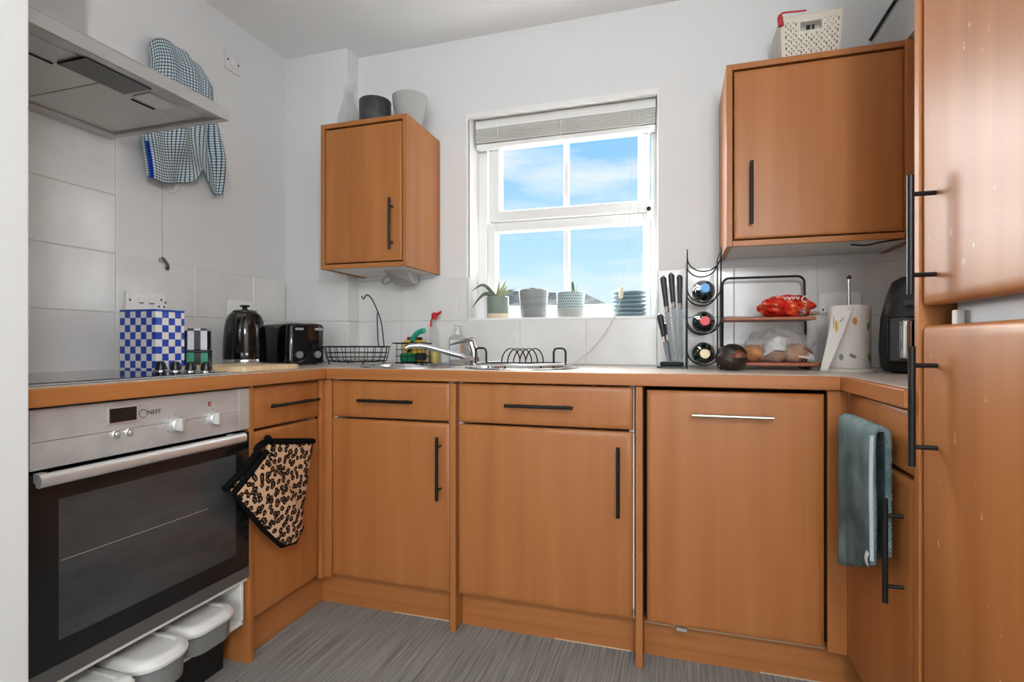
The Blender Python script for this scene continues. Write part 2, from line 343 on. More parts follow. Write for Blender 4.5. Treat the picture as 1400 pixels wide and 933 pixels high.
# ------------------------------------------------------------------ handles, doors, cabinets
def bar_handle(parent, p0, p1, n, stand=.034, r=.0058, mat=None, inset=.16):
    p0, p1, n = Vector(p0), Vector(p1), Vector(n)
    m = MB(); q0, q1 = p0+n*stand, p1+n*stand; m.cyl(q0, q1, r, n=12)
    for t in (inset, 1-inset):
        a = p0.lerp(p1, t); m.cyl(a-n*.004, a+n*stand, r*.72, n=8)
    return m.build('handle', mat or black_metal, parent, smooth=40)
def hollow(x0, x1, y0, y1, z0, z1, t=.016, openside='-Y'):
    m = MB()
    if openside == '-Y':
        m.box(x0, x0+t, y0, y1, z0, z1).box(x1-t, x1, y0, y1, z0, z1).box(x0+t, x1-t, y0, y1, z0, z0+t).box(x0+t, x1-t, y1-t, y1, z0+t, z1)
    else:
        m.box(x0, x1, y0, y0+t, z0, z1).box(x0, x1, y1-t, y1, z0, z1).box(x0, x1, y0+t, y1-t, z0, z0+t)
        xs = (x0, x0+t) if openside == '+X' else (x1-t, x1); m.box(xs[0], xs[1], y0+t, y1-t, z0+t, z1)
    return m
FY = 1.720                                             # front of the back-run doors
def base_unit(label, x0, x1, hx0, hx1, hd):
    c = thing('base_cabinet', label, 'cabinet', ((x0+x1)/2, 2.0, .12), 'base cabinets with drawer and door')
    hollow(x0-.004, x1+.004, FY+.022, 2.30, .125, .866).build('carcass', white_board, c, recalc=False)
    d = MB().slab(frB, x0, x1, .727, .862, -FY-.02, -FY).build('drawer', wood_v, c, smooth=30)
    bar_handle(d, (hx0, FY, .794), (hx1, FY, .794), (0, -1, 0))
    d = MB().slab(frB, x0, x1, .130, .720, -FY-.02, -FY).build('door', wood_v, c, smooth=30)
    bar_handle(d, (hd, FY, .457), (hd, FY, .677), (0, -1, 0))
    return c
c1 = base_unit('drawer and door unit under the tap and round sink bowl', -1.237, -.757, -1.104, -.884, -.790)
B(-.752, -.731, 1.712, 2.30, 0, .862).build('side_panel', wood_v, c1, bevel=.002)
c2 = base_unit('wide drawer and door unit under the wire draining rack', -.726, -.132, -.545, -.317, -.174)
B(-.131, -.1265, FY+.001, FY+.016, .165, .716).build('edge_strip', white_board, c2)
B(-.121, -.100, 1.690, 2.30, 0, .866).build('side_panel', wood_v, c2, bevel=.002)
dw = thing('dishwasher_cabinet', 'tall plain door with a silver bar handle, integrated appliance beside the corner', 'cabinet', (.16, 2.0, .12))
hollow(-.094, .41, FY+.03, 2.30, .125, .85).build('carcass', dark_m, dw, recalc=False)
d = MB().slab(frB, -.089, .404, .128, .855, -FY-.02, -FY).build('door', wood_v, dw, smooth=30)
bar_handle(d, (.044, FY, .785), (.267, FY, .785), (0, -1, 0), .032, .0052, P('brushed_nickel', '#c9c4bb', .25, metal=1))
B(.0, .03, FY-.0, FY+.012, .118, .127).build('catch', steel, dw)
B(-.094, .409, 1.742, 1.7425, .118, .1225).build('plinth_seal', P('seal', '#b7a58f', .5), dw)
# corner posts
cp = tag(MB().box(.412, .478, 1.724, 1.745, .118, .866).box(.460, .478, 1.702, 1.724, .118, .866).build('corner_post', wood_v, bevel=.002, recalc=False), 'narrow upright filler between the silver-handled door and the towel-hung drawer', 'filler post')
cp = tag(MB().box(-1.285, -1.241, 1.724, 1.745, .12, .866).box(-1.285, -1.268, 1.702, 1.724, .12, .866).build('corner_post', wood_v, bevel=.002, recalc=False), 'narrow upright filler in the corner beside the oven mitt', 'filler post')
# plinths
for (x0, x1, lab) in ((-1.315, -.753, 'recessed plinth board below the sink bowl cabinet'), (-.730, -.122, 'recessed plinth board below the wide drawer unit'), (-.099, .52, 'recessed plinth board below the silver-handled door')):
    pl_ = thing('plinth_board', lab, 'plinth', ((x0+x1)/2, 1.78, 0)); B(x0, x1, 1.775, 1.79, 0, .122).build('board', wood_x, pl_); B(x0+(x1-x0)*.55, x1-.02, 1.7735, 1.775, 0, .003).build('sealant', P('sealant', '#c4b5a2', .6), pl_)
tag(B(-1.33, -1.315, 1.374, 1.79, 0, .122).build('plinth_board', wood_y), 'recessed plinth board below the oven mitt door', 'plinth')
tag(B(.52, .535, 1.275, 1.79, 0, .118).build('plinth_board', wood_y), 'recessed plinth board below the towel-hung drawer', 'plinth')

FX = -1.275
cl_ = thing('base_cabinet', 'narrow corner drawer and door unit beside the oven', 'cabinet', (-1.55, 1.54, .12), 'base cabinets with drawer and door')
hollow(-1.84, FX-.022, 1.374, 1.70, .125, .866, openside='+X').build('carcass', white_board, cl_, recalc=False)
d = MB().slab(frL, 1.376, 1.700, .727, .862, FX-.02, FX).build('drawer', wood_v, cl_, smooth=30)
bar_handle(d, (FX, 1.420, .797), (FX, 1.660, .797), (1, 0, 0), .03, .0055)
MB().slab(frL, 1.376, 1.700, .130, .720, FX-.02, FX).build('door', wood_v, cl_, smooth=30)
B(-1.84, -1.272, 1.354, 1.372, 0, .866).build('side_panel', wood_v, cl_, bevel=.002)

FR = .458
cr_ = thing('base_cabinet', 'corner drawer and door unit with a towel over its drawer handle', 'cabinet', (.75, 1.49, .12), 'base cabinets with drawer and door')
hollow(FR+.022, 1.03, 1.275, 1.70, .125, .866, openside='-X').build('carcass', white_board, cr_, recalc=False)
d = MB().slab(frR, 1.278, 1.70, .727, .862, -FR-.02, -FR).build('drawer', wood_v, cr_, smooth=30)
bar_handle(d, (FR, 1.37, .800), (FR, 1.60, .800), (-1, 0, 0), .034, .0058)
d = MB().slab(frR, 1.278, 1.70, .118, .720, -FR-.02, -FR).build('door', wood_v, cr_, smooth=30)
bar_handle(d, (FR, 1.322, .449), (FR, 1.322, .670), (-1, 0, 0), .034, .0058)

# tall fridge housing
tu = thing('tall_cabinet', 'tall two-door fridge housing with long black bar handles and scuffed doors', 'cabinet', (.76, .9, 0))
tx = .482
ca = MB(); ca.box(.4585, 1.03, 1.250, 1.270, 0, 2.137).box(.468, 1.03, .63, .65, 0, 2.137).box(.50, 1.03, .65, 1.25, 2.117, 2.137).box(1.012, 1.03, .65, 1.25, 0, 2.117)
ca.build('carcass', wood_v, tu, recalc=False)
TF = .460
du = MB().slab(frR, .655, 1.247, 1.073, 2.125, -TF-.02, -TF, w=.024, d=.013, steps=5).build('upper_door', wood_worn, tu, smooth=30)
bar_handle(du, (TF, 1.181, 1.093), (TF, 1.181, 1.316), (-1, 0, 0), .040, .0062)
dl = MB().slab(frR, .655, 1.247, .13, 1.035, -TF-.02, -TF, w=.024, d=.013, steps=5).build('lower_door', wood_worn, tu, smooth=30)
bar_handle(dl, (TF, 1.175, .771), (TF, 1.175, .995), (-1, 0, 0), .040, .0062)
B(.50, .98, .67, 1.20, .15, 2.05).build('fridge_body', P('fridge_grey', '#bcbcc0', .4), tu, bevel=.004)
B(.486, .499, 1.165, 1.185, 1.033, 1.062).build('door_slide', white_board, tu, bevel=.002)
B(.54, .56, .65, 1.25, 0, .12).build('plinth', wood_y, tu)

# worktop with wood edging; real cut-outs under the sinks
S1, S2 = (-1.015, 1.965), (-.565, 1.965)
wt = thing('worktop', 'speckled beige worktop with a wooden front edge running round three walls', 'worktop', (-.4, 2.0, .868))
poly = [(XL+.011, .702), (-1.268, .702), (-1.268, 1.723), (.458, 1.723), (.458, 1.272), (XR-.002, 1.272), (XR-.002, YB-.008), (-1.504, YB-.008), (-1.504, 2.218), (XL+.011, 2.218)]
top = MB().prism(poly, lambda a, b, h: (a, b, h), .870, .908).build('top', stone_m, wt)
for (cx, cy) in (S1, S2):
    k = MB().lathe([(.200, .8), (.200, 1.0)], (cx, cy, 0), 48).build('cutter', stone_m)
    m = top.modifiers.new('cut', 'BOOLEAN'); m.object = k; m.operation = 'DIFFERENCE'; m.solver = 'EXACT'
    bpy.context.view_layer.update(); dg = bpy.context.evaluated_depsgraph_get()
    me = bpy.data.meshes.new_from_object(top.evaluated_get(dg)); top.modifiers.clear(); top.data = me; bpy.data.objects.remove(k)
ed = MB().prism([(-1.268, .702), (-1.250, .702), (-1.250, 1.705), (-1.268, 1.723)], lambda a, b, h: (a, b, h), .868, .907)
ed.build('edging', wood_y, wt, bevel=.003)
MB().prism([(-1.250, 1.705), (.440, 1.705), (.458, 1.723), (-1.268, 1.723)], lambda a, b, h: (a, b, h), .868, .907).build('edging', wood_x, wt, bevel=.003)
MB().prism([(.440, 1.705), (.440, 1.272), (.458, 1.272), (.458, 1.723)], lambda a, b, h: (a, b, h), .868, .907).build('edging', wood_y, wt, bevel=.003)
ZT = .908

# ------------------------------------------------------------------ wall cupboards
def wall_cupboard(label, x0, x1, z0, z1, yf, hx, hz0, hz1, dx1=None):
    c = thing('wall_cabinet', label, 'cabinet', ((x0+x1)/2, (yf+YB)/2, z0)); t = .020
    m = MB(); m.box(x0, x0+t, yf, YB-.001, z0, z1).box(x1-t, x1, yf, YB-.001, z0, z1).box(x0+t, x1-t, yf, YB-.001, z1-t, z1)
    m.build('carcass', wood_v, c, bevel=.002, recalc=False)
    B(x0+t, x1-t, yf+.012, YB-.001, z0+.004, z0+t).build('base_panel', white_board, c)
    B(x0+t, x1-t, yf, yf+.012, z0, z0+t).build('front_rail', wood_x, c, bevel=.002)
    B(x0+t, x1-t, YB-.012, YB-.001, z0+t, z1-t).build('back_panel', white_board, c)
    d = MB().slab(frB, x0+t+.005, (dx1 or x1)-t-.004, z0+t+.005, z1-t-.008, -yf-.018, -yf+.003, w=.014, d=.006).build('door', wood_v, c, smooth=30)
    bar_handle(d, (hx, yf-.003, hz0), (hx, yf-.003, hz1), (0, -1, 0), .030, .0058, inset=.15)
    return c
wall_cupboard('small wall cupboard holding pots and a glass carafe', -1.488, -1.068, 1.323, 1.956, 1.992, -1.132, 1.389, 1.603)
wc = wall_cupboard('wide wall cupboard with a perforated basket on top', .165, .745, 1.335, 1.966, 1.992, .242, 1.404, 1.616, .715)
B(.690, .740, 1.975, 1.992, 1.34, 1.96).build('filler', wood_v, wc, bevel=.002)
MB().tube(bez([(.56, 2.06, 1.333), (.60, 2.04, 1.326), (.64, 2.02, 1.331), (.70, 2.0, 1.336)]), .003, 6).build('light_cable', black_wire, wc)

# ------------------------------------------------------------------ oven
ov = thing('built_in_oven', 'stainless built-in oven with black glass door and long silver handle', 'oven', (-1.55, 1.055, .27))
OX = -1.272
hollow(-1.83, -1.30, .760, 1.350, .272, .860, .02, '+X').build('housing', dark_m, ov, recalc=False)
B(-1.82, -1.30, .78, 1.33, .842, .860).build('housing_top', dark_m, ov)
pn = B(-1.30, OX-.004, .757, 1.353, .735, .862).build('control_panel', steel_fascia, ov, bevel=.002)
for (a, b, c, d) in ((.7615, 1.311, .7935, .862), (.7615, 1.311, .735, .792), (1.3125, 1.353, .735, .862), (.745, .760, .735, .862)):
    B(OX-.005, OX, a, b, c, d).build('panel_plate', steel_fascia, pn, bevel=.0012)
dp = B(OX, OX+.003, .917, .991, .808, .851).build('display_frame', alu, pn, bevel=.003); B(OX+.0031, OX+.0036, .922, .987, .813, .846).build('display', dark_glass, dp)
for y in (.937, .969): 
    k = MB().lathe([(.0105, 0), (.0105, .004), (.0085, .006), (.0085, .002), (.004, .002)], (OX, y, .785), 20, axis=(1, 0, 0)).build('button', alu, pn, smooth=30)
    MB().lathe([(.0055, 0), (.0055, .007), (.004, .0085)], (OX+.001, y, .785), 16, axis=(1, 0, 0)).build('button_cap', alu, k, smooth=30)
for y in (1.096, 1.215):
    k = MB().lathe([(.019, 0), (.0185, .013), (.016, .016)], (OX, y, .785), 28, axis=(1, 0, 0)).build('knob', alu, pn, smooth=30)
    MB().box(OX+.014, OX+.030, y-.005, y+.005, .768, .802).build('knob_grip', alu, k, bevel=.003)
ink = P('printed_ink', '#232323', .6)
MT = Matrix.Translation((OX+.0004, 1.036, .8255)) @ Matrix(((0, 0, 1, 0), (1, 0, 0, 0), (0, 1, 0, 0), (0, 0, 0, 1)))
text_mesh('brand_lettering', 'NEFF', .0165, MT, ink, pn)
MB().tube([(OX+.0006, 1.006+.010*math.cos(2*PI*k/24), .8255+.010*math.sin(2*PI*k/24)) for k in range(24)], .0008, 4, closed=True).build('brand_ring', ink, pn)
B(OX, OX+.0005, 1.200, 1.210, .822, .834).build('heat_symbol', P('red_print', '#8c1f16', .6), pn)
B(OX+.0005, OX+.0008, 1.2045, 1.2075, .824, .832).build('heat_symbol_mark', alu, pn)
tick = MB()
for y in (1.096, 1.215):
    for k in range(7):
        a = -2.2+k*.73; tick.box(OX, OX+.0004, y+.027*math.sin(a)-.0012, y+.027*math.sin(a)+.0012, .785+.027*math.cos(a)-.0012, .785+.027*math.cos(a)+.0012)
tick.build('dial_marks', ink, pn, recalc=False)['kind'] = 'stuff'
dr = B(-1.30, OX-.003, .757, 1.353, .274, .727).build('door', black_plastic, ov, bevel=.002)
B(OX-.003, OX, .757, 1.353, .309, .727).build('door_glass', dark_glass, dr, bevel=.001)
B(OX, OX+.0006, .815, 1.300, .36, .665).build('viewing_window', noise_mat('viewing_glass_haze', lin('#343637'), lin('#454748'), (3, 3, 9), rough=.16), dr)  # reflected room haze put into the glass as lighter greys
B(OX+.0006, OX+.0010, .82, 1.20, .530, .5315).build('oven_shelf_line', P('shelf_wire', '#8a8a88', .4), dr)
B(OX-.003, OX+.001, .757, 1.353, .274, .308).build('bottom_rail', P('oven_rail', '#6f706f', .35, metal=.6), dr, bevel=.001)
hb = [(OX+.040+.010*math.cos(t)*1.0, .7205+.0145*math.sin(t)) for t in [2*PI*k/16 for k in range(16)]]
MB().rings([[(x, .752, z) for x, z in hb], [(x, 1.292, z) for x, z in hb]]).build('handle', alu, dr, smooth=50)
for y in (.775, 1.272): B(OX, OX+.036, y-.009, y+.009, .710, .731).build('handle_post', alu, dr, bevel=.003)

# white carrier shelf with food boxes under the oven
us_ = thing('under_oven_shelf', 'white metal carrier shelf hung below the oven', 'shelf', (-1.5, 1.05, .13))
m = MB(); m.box(-1.80, -1.285, 1.333, 1.345, .128, .262).box(-1.80, -1.285, .752, .764, .128, .262).box(-1.80, -1.285, .764, 1.333, .128, .140).box(-1.30, -1.278, .757, 1.353, .262, .2725)
m.build('tray', white_board, us_, bevel=.002, recalc=False)
MB().cyl((-1.286, 1.339, .140), (-1.283, 1.339, .140), .004, n=12).build('screw', steel, us_)
def rr(x0, x1, y0, y1, r, n=5):
    p = []
    for cx, cy, a in ((x1-r, y1-r, 0), (x0+r, y1-r, PI/2), (x0+r, y0+r, PI), (x1-r, y0+r, 1.5*PI)):
        p += [(cx+r*math.cos(a+PI/2*k/n), cy+r*math.sin(a+PI/2*k/n)) for k in range(n+1)]
    return p
tub_m = P('smoky_plastic', '#7c7d7c', .3); lid_m = P('white_lid', '#dadad7', .35)
def tub(label, y0, y1, x1, zb, zt, r=.05, square=False):
    t = thing('food_container', label, 'container', (x1-.1, (y0+y1)/2, zb), 'food containers under the oven'); zl = zt-.026
    i = .012
    MB().rings([[(x, y, zb) for x, y in rr(x1-.20+i, x1-i, y0+i, y1-i, r)], [(x, y, zb+.004) for x, y in rr(x1-.20+.006, x1-.006, y0+.006, y1-.006, r)], [(x, y, zl) for x, y in rr(x1-.20+.003, x1-.003, y0+.003, y1-.003, r)]]).build('tub', tub_m, t, smooth=40)
    MB().rings([[(x, y, z) for x, y in rr(x1-.20-o, x1+o, y0-o, y1+o, max(r+o, .006))] for o, z in ((.002, zl), (.004, zl+.004), (.004, zl+.010), (0, zl+.013), (-.002, zt-.006), (-.010, zt), (-.022, zt), (-.026, zt-.004))]).build('lid', lid_m, t, smooth=40)
    return t
t1 = tub('white-lidded food box with a small print beside the shelf bracket', 1.115, 1.285, -1.240, .141, .226)
B(-1.35, -1.344, 1.17, 1.215, .2222, .2230).build('print', P('brown_print', '#7a5a44', .6), t1)
t2 = tub('deep oval white-lidded food box in the middle of the oven shelf', .955, 1.105, -1.205, .141, .230, .06)
t3 = tub('square-cornered white food box next to the pale wall end', .772, .945, -1.220, .141, .222, .01)
bk = thing('storage_crate', 'black crate pushed under the oven shelf', 'crate', (-1.5, 1.08, 0))
m = MB(); m.box(-1.70, -1.33, .80, 1.31, .004, .012).box(-1.70, -1.69, .80, 1.31, .012, .115).box(-1.34, -1.33, .80, 1.31, .012, .115).box(-1.69, -1.34, .80, .81, .012, .115).box(-1.69, -1.34, 1.30, 1.31, .012, .115)
m.build('body', black_plastic, bk, recalc=False); MB().tube([(-1.335, .80, .113), (-1.335, 1.305, .113)], .006, 8).build('rim', black_plastic, bk, smooth=40)
for y in (.82, 1.29):
    for x in (-1.68, -1.35): MB().cyl((x, y, 0), (x, y, .006), .008, n=10).build('foot', black_plastic, bk)

# ------------------------------------------------------------------ hob
hb_ = thing('hob', 'black ceramic hob with a steel rim and four knobs', 'hob', (-1.55, 1.03, ZT))
B(-1.80, -1.300, .735, 1.312, ZT+.0005, ZT+.005).build('rim', steel, hb_, bevel=.002)
B(-1.793, -1.309, .742, 1.305, ZT+.004, ZT+.0068).build('glass_top', P('hob_glass', '#15161a', .05, spec=.6), hb_, bevel=.001)
for k, x in enumerate((-1.535, -1.475, -1.415, -1.355)):
    kb = MB().lathe([(.0235, 0), (.0235, .003), (.020, .005)], (x, 1.272, ZT+.0066), 28).build('knob_plate', chrome, hb_, smooth=30)
    MB().lathe([(.0165, 0), (.0155, .012), (.0105, .024), (.007, .026)], (x, 1.272, ZT+.0112), 24).build('knob', black_plastic, kb, smooth=35)

# cooker hood
hd = thing('cooker_hood', 'stainless chimney cooker hood above the hob', 'cooker hood', (-1.6, 1.05, 1.70))
HX0, HX1, HY0, HY1, HZ = -1.858, -1.345, .752, 1.350, 1.700
m = MB(); m.box(HX0, HX1, HY0, HY1, HZ+.034, HZ+.038).box(HX1-.006, HX1, HY0, HY1, HZ, HZ+.034).box(HX0, HX0+.045, HY0, HY1, HZ, HZ+.034).box(HX0+.045, HX1-.006, HY1-.022, HY1, HZ, HZ+.034).box(HX0+.045, HX1-.006, HY0, HY0+.022, HZ, HZ+.034)
m.build('canopy', steel, hd, bevel=.0015, recalc=False)
MB().add([(HX1-.006, HY0+.022, HZ+.001), (HX1-.006, HY1-.022, HZ+.001), (-1.415, HY1-.022, HZ+.012), (-1.415, HY0+.022, HZ+.012)], [(0, 1, 2, 3)]).build('front_slope', steel, hd, solid=.002, recalc=False)
for (a, b) in ((HY0+.024, 1.062), (1.065, HY1-.024)):
    f = B(HX0+.047, -1.500, a, b, HZ+.010, HZ+.016).build('grease_filter', noise_mat('filter_mesh', lin('#bdbcb8'), lin('#d2d1cd'), (300, 300, 300), rough=.45, metal=.5), hd, bevel=.002)
    B(-1.515, -1.507, (a+b)/2-.035, (a+b)/2+.035, HZ+.008, HZ+.011).build('filter_catch', dark_m, f)
B(-1.499, -1.415, HY0+.024, HY1-.024, HZ+.010, HZ+.014).build('lamp_panel', steel, hd)
B(-1.492, -1.390, .952, 1.125, HZ+.004, HZ+.0098).build('control_glass', black_gloss, hd, bevel=.001)
B(-1.49, -1.425, 1.145, 1.235, HZ+.006, HZ+.0099).build('lamp', P('lamp_cover', '#dcdcd8', .3), hd, bevel=.002)
B(HX0+.002, -1.690, .945, 1.156, HZ+.038, ZC-.002).build('chimney', steel, hd, bevel=.001)

# ------------------------------------------------------------------ wall plates on the left
sk = thing('double_socket', 'white double power socket above the blue checked tin', 'socket', (XL, 1.48, 1.15))
B(XL+.007, XL+.020, 1.402, 1.562, 1.098, 1.186).build('plate', white_m, sk, bevel=.006)
for y in (1.455, 1.495): 
    s_ = B(XL+.020, XL+.023, y-.010, y+.010, 1.145, 1.166).build('switch', white_m, sk, bevel=.002); B(XL+.0231, XL+.0234, y-.009, y+.009, 1.1455, 1.149).build('switch_mark', ink, s_)
m = MB()
for (y, z) in ((1.415, 1.155), (1.535, 1.164), (1.525, 1.138), (1.547, 1.138), (1.552, 1.155)): m.box(XL+.0199, XL+.0206, y-.003, y+.003, z-.004, z+.004)
m.build('pin_slots', ink, sk, recalc=False)
sk = thing('double_socket', 'white power socket on the tiles behind the kettle', 'socket', (XL, 1.93, 1.15))
B(XL+.007, XL+.017, 1.855, 1.99, 1.105, 1.19).build('plate', white_m, sk, bevel=.005)
B(XL+.017, XL+.0174, 1.975, 1.981, 1.147, 1.153).build('screw', ink, sk)
sw = thing('blanking_plate', 'square white wall plate with two screws high on the wall near the tea towel', 'wall plate', (XL, 1.889, 2.235))
B(XL, XL+.008, 1.846, 1.932, 2.193, 2.279).build('plate', P('plate_white', '#dedede', .5), sw, bevel=.003)
for y in (1.860, 1.918): MB().cyl((XL+.008, y, 2.236), (XL+.0088, y, 2.236), .0045, n=12).build('screw', ink, sw)
MB().lathe([(.012, 0), (.011, .003), (.004, .004)], (XL+.008, 1.889, 2.236), 16, axis=(1, 0, 0)).build('outlet_cover', white_m, sw, smooth=40)
hk = thing('wall_hook', 'small grey hook stuck on the tile edge above the socket', 'hook', (XL, 1.558, 1.31))
MB().tube(bez([(XL+.004, 1.548, 1.326), (XL+.010, 1.556, 1.318), (XL+.020, 1.562, 1.298), (XL+.016, 1.566, 1.285), (XL+.008, 1.566, 1.290)]), .0055, 8).build('prong', P('hook_grey', '#5a5854', .5), hk, smooth=50)
B(XL+.007, XL+.009, 1.535, 1.562, 1.305, 1.322).build('pad', P('pad_grey', '#a09e9a', .6), hk, bevel=.003)
MB().tube(bez([(XL+.004, 1.556, 1.68), (XL+.003, 1.553, 1.5), (XL+.004, 1.555, 1.325)]), .0010, 5).build('string', P('string_grey', '#bdbbb8', .7), hk)

# tea towel on the left wall
def gingham():
    m, t, b = nm('gingham_cloth'); uv = N(t, 'ShaderNodeUVMap'); sp = N(t, 'ShaderNodeSeparateXYZ'); t.links.new(uv.outputs[0], sp.inputs[0])
    def stripe(sock, n, w):
        a = N(t, 'ShaderNodeMath', operation='MULTIPLY'); a.inputs[1].default_value = n; t.links.new(sock, a.inputs[0])
        f = N(t, 'ShaderNodeMath', operation='FRACT'); t.links.new(a.outputs[0], f.inputs[0])
        l = N(t, 'ShaderNodeMath', operation='LESS_THAN'); l.inputs[1].default_value = w; t.links.new(f.outputs[0], l.inputs[0]); return l.outputs[0]
    sx = stripe(sp.outputs['X'], 80, .30); sy = stripe(sp.outputs['Y'], 80, .30)
    ad = N(t, 'ShaderNodeMath', operation='ADD'); t.links.new(sx, ad.inputs[0]); t.links.new(sy, ad.inputs[1])
    hf = N(t, 'ShaderNodeMath', operation='MULTIPLY'); hf.inputs[1].default_value = .5; t.links.new(ad.outputs[0], hf.inputs[0])
    r = N(t, 'ShaderNodeValToRGB'); r.color_ramp.elements[0].color = lin('#d3dcda'); r.color_ramp.elements[1].color = lin('#1c3344'); e = r.color_ramp.elements.new(.5); e.color = lin('#4a708a')
    t.links.new(hf.outputs[0], r.inputs[0])
    # single blue stripe near one hem
    g1 = N(t, 'ShaderNodeMath', operation='COMPARE'); g1.inputs[1].default_value = .035; g1.inputs[2].default_value = .006; t.links.new(sp.outputs['X'], g1.inputs[0])
    g2 = N(t, 'ShaderNodeMath', operation='LESS_THAN'); g2.inputs[1].default_value = .18; t.links.new(sp.outputs['Y'], g2.inputs[0])
    g3 = N(t, 'ShaderNodeMath', operation='MULTIPLY'); t.links.new(g1.outputs[0], g3.inputs[0]); t.links.new(g2.outputs[0], g3.inputs[1])
    mx = N(t, 'ShaderNodeMix', data_type='RGBA'); mx.inputs[7].default_value = lin('#12389a'); t.links.new(g3.outputs[0], mx.inputs[0]); t.links.new(r.outputs[0], mx.inputs[6])
    t.links.new(mx.outputs[2], b.inputs['Base Color']); b.inputs['Roughness'].default_value = .9; b.inputs['Specular IOR Level'].default_value = .1
    return m
def itp(tab, v):
    for (a, p), (b, q) in zip(tab, tab[1:]):
        if v <= b: k = (v-a)/(b-a); return tuple(x+(y-x)*k for x, y in zip(p, q))
    return tab[-1][1]
TL = [(0, (1.478, 2.085)), (.12, (1.468, 2.02)), (.3, (1.46, 1.924)), (.5, (1.454, 1.816)), (.75, (1.449, 1.709)), (1, (1.449, 1.599))]
TR = [(0, (1.722, 2.105)), (.12, (1.748, 2.06)), (.3, (1.775, 1.98)), (.5, (1.792, 1.90)), (.75, (1.793, 1.78)), (1, (1.776, 1.630))]
def cloth(u, v):
    a = itp(TL, v); b = itp(TR, v); y = a[0]+(b[0]-a[0])*u; z = a[1]+(b[1]-a[1])*u
    z += .062*math.sin(PI*u**.62)*(1-v)**2+v**3*(.075*math.exp(-((u-.70)/.09)**2)-.012*math.sin(9*u))
    y += .010*math.sin(6*v+2*u)
    f = .012*math.sin(2.5+7*u+4.5*v)+.012*math.sin(5*u-6*v+14*u*u)+.034*v**2*math.exp(-((u-.70)/.10)**2)-.016*v*math.exp(-((u-.84)/.05)**2)+.005*math.sin(23*u+7*v)
    f *= min(1, .35+v*1.3); f += .02*math.sin(PI*min(1, v*5))*(1-u)*0
    if v < .12: f -= .022*(1-v/.12)
    return (XL+.046+f, y, z)
tt = thing('tea_towel', 'checked blue and white tea towel hanging on the wall behind the cooker hood', 'towel', (XL, 1.6, 2.1))
MB().grid(cloth, 60, 80, lambda u, v: (.02+u*.36, (1-v)*.62)).build('cloth', gingham(), tt, smooth=180, solid=.002, recalc=False)
MB().cyl((XL, 1.52, 2.10), (XL+.03, 1.52, 2.115), .005, n=10).build('peg', steel, tt)
MB().tube(bez([(XL+.02, 1.53, 1.64), (XL+.02, 1.545, 1.60), (XL+.02, 1.575, 1.575), (XL+.02, 1.61, 1.60), (XL+.02, 1.625, 1.66)]), .0012, 5).build('hanging_loop', P('loop_white', '#c8c6c2', .8), tt)

# ------------------------------------------------------------------ left worktop things
def checker(name, s, c0, c1, off):
    m, t, b = nm(name); k = N(t, 'ShaderNodeTexCoord'); mp = N(t, 'ShaderNodeMapping'); mp.inputs['Location'].default_value = off
    c = N(t, 'ShaderNodeTexChecker'); c.inputs['Scale'].default_value = 1/s; c.inputs['Color1'].default_value = lin(c0); c.inputs['Color2'].default_value = lin(c1)
    t.links.new(k.outputs['Object'], mp.inputs[0]); t.links.new(mp.outputs[0], c.inputs['Vector']); t.links.new(c.outputs[0], b.inputs['Base Color']); b.inputs['Roughness'].default_value = .18
    return m
s = .0235
tn = thing('storage_tin', 'tall blue and white checked tin beside the hob', 'tin', (-1.767, 1.316, ZT))
B(-1.767, -1.610, 1.316, 1.423, ZT+.0005, ZT+.197).build('body', checker('blue_check', s, '#1443b8', '#e9e9e4', (.0002, .0004, .0117)), tn, bevel=.002)
B(-1.7675, -1.6095, 1.3155, 1.4235, ZT+.197, ZT+.204).build('lid', P('tin_blue', '#1746b4', .25), tn, bevel=.002)
def stripes(name, c0, c1, w, rough=.3):
    m, t, b = nm(name); k = N(t, 'ShaderNodeTexCoord'); c = N(t, 'ShaderNodeTexChecker'); c.inputs['Scale'].default_value = 1
    mp = N(t, 'ShaderNodeMapping'); mp.inputs['Scale'].default_value = (1/w, .0, .0); mp.inputs['Location'].default_value = (.02, .5, .5)
    c.inputs['Color1'].default_value = lin(c0); c.inputs['Color2'].default_value = lin(c1)
    t.links.new(k.outputs['Object'], mp.inputs[0]); t.links.new(mp.outputs[0], c.inputs['Vector']); t.links.new(c.outputs[0], b.inputs['Base Color']); b.inputs['Roughness'].default_value = rough; return m
def canister(label, z0, h, w, mat, lidc):
    c = thing('canister', label, 'canister', (-1.632, 1.490, z0), 'striped canisters stacked by the checked tin'); c.rotation_euler = (0, 0, .66); WM[c.name] = Matrix.Translation(c.location) @ Matrix.Rotation(.66, 4, 'Z')
    MB(WM[c.name]).box(-w/2, w/2, -w/2, w/2, 0, h-.008).build('body', mat, c, bevel=.002)
    MB(WM[c.name]).box(-w/2-.001, w/2+.001, -w/2-.001, w/2+.001, h-.008, h).build('lid', lidc, c, bevel=.002)
canister('green and black striped canister under a white striped one', ZT+.0005, .068, .086, stripes('green_stripe', '#0f8f68', '#101713', .0215), P('canister_dark', '#15201b', .3))
canister('white and black striped canister on top of a green one', ZT+.069, .076, .080, stripes('white_stripe', '#d4d6e0', '#15171a', .02), stripes('white_stripe_lid', '#15171a', '#d4d6e0', .02))
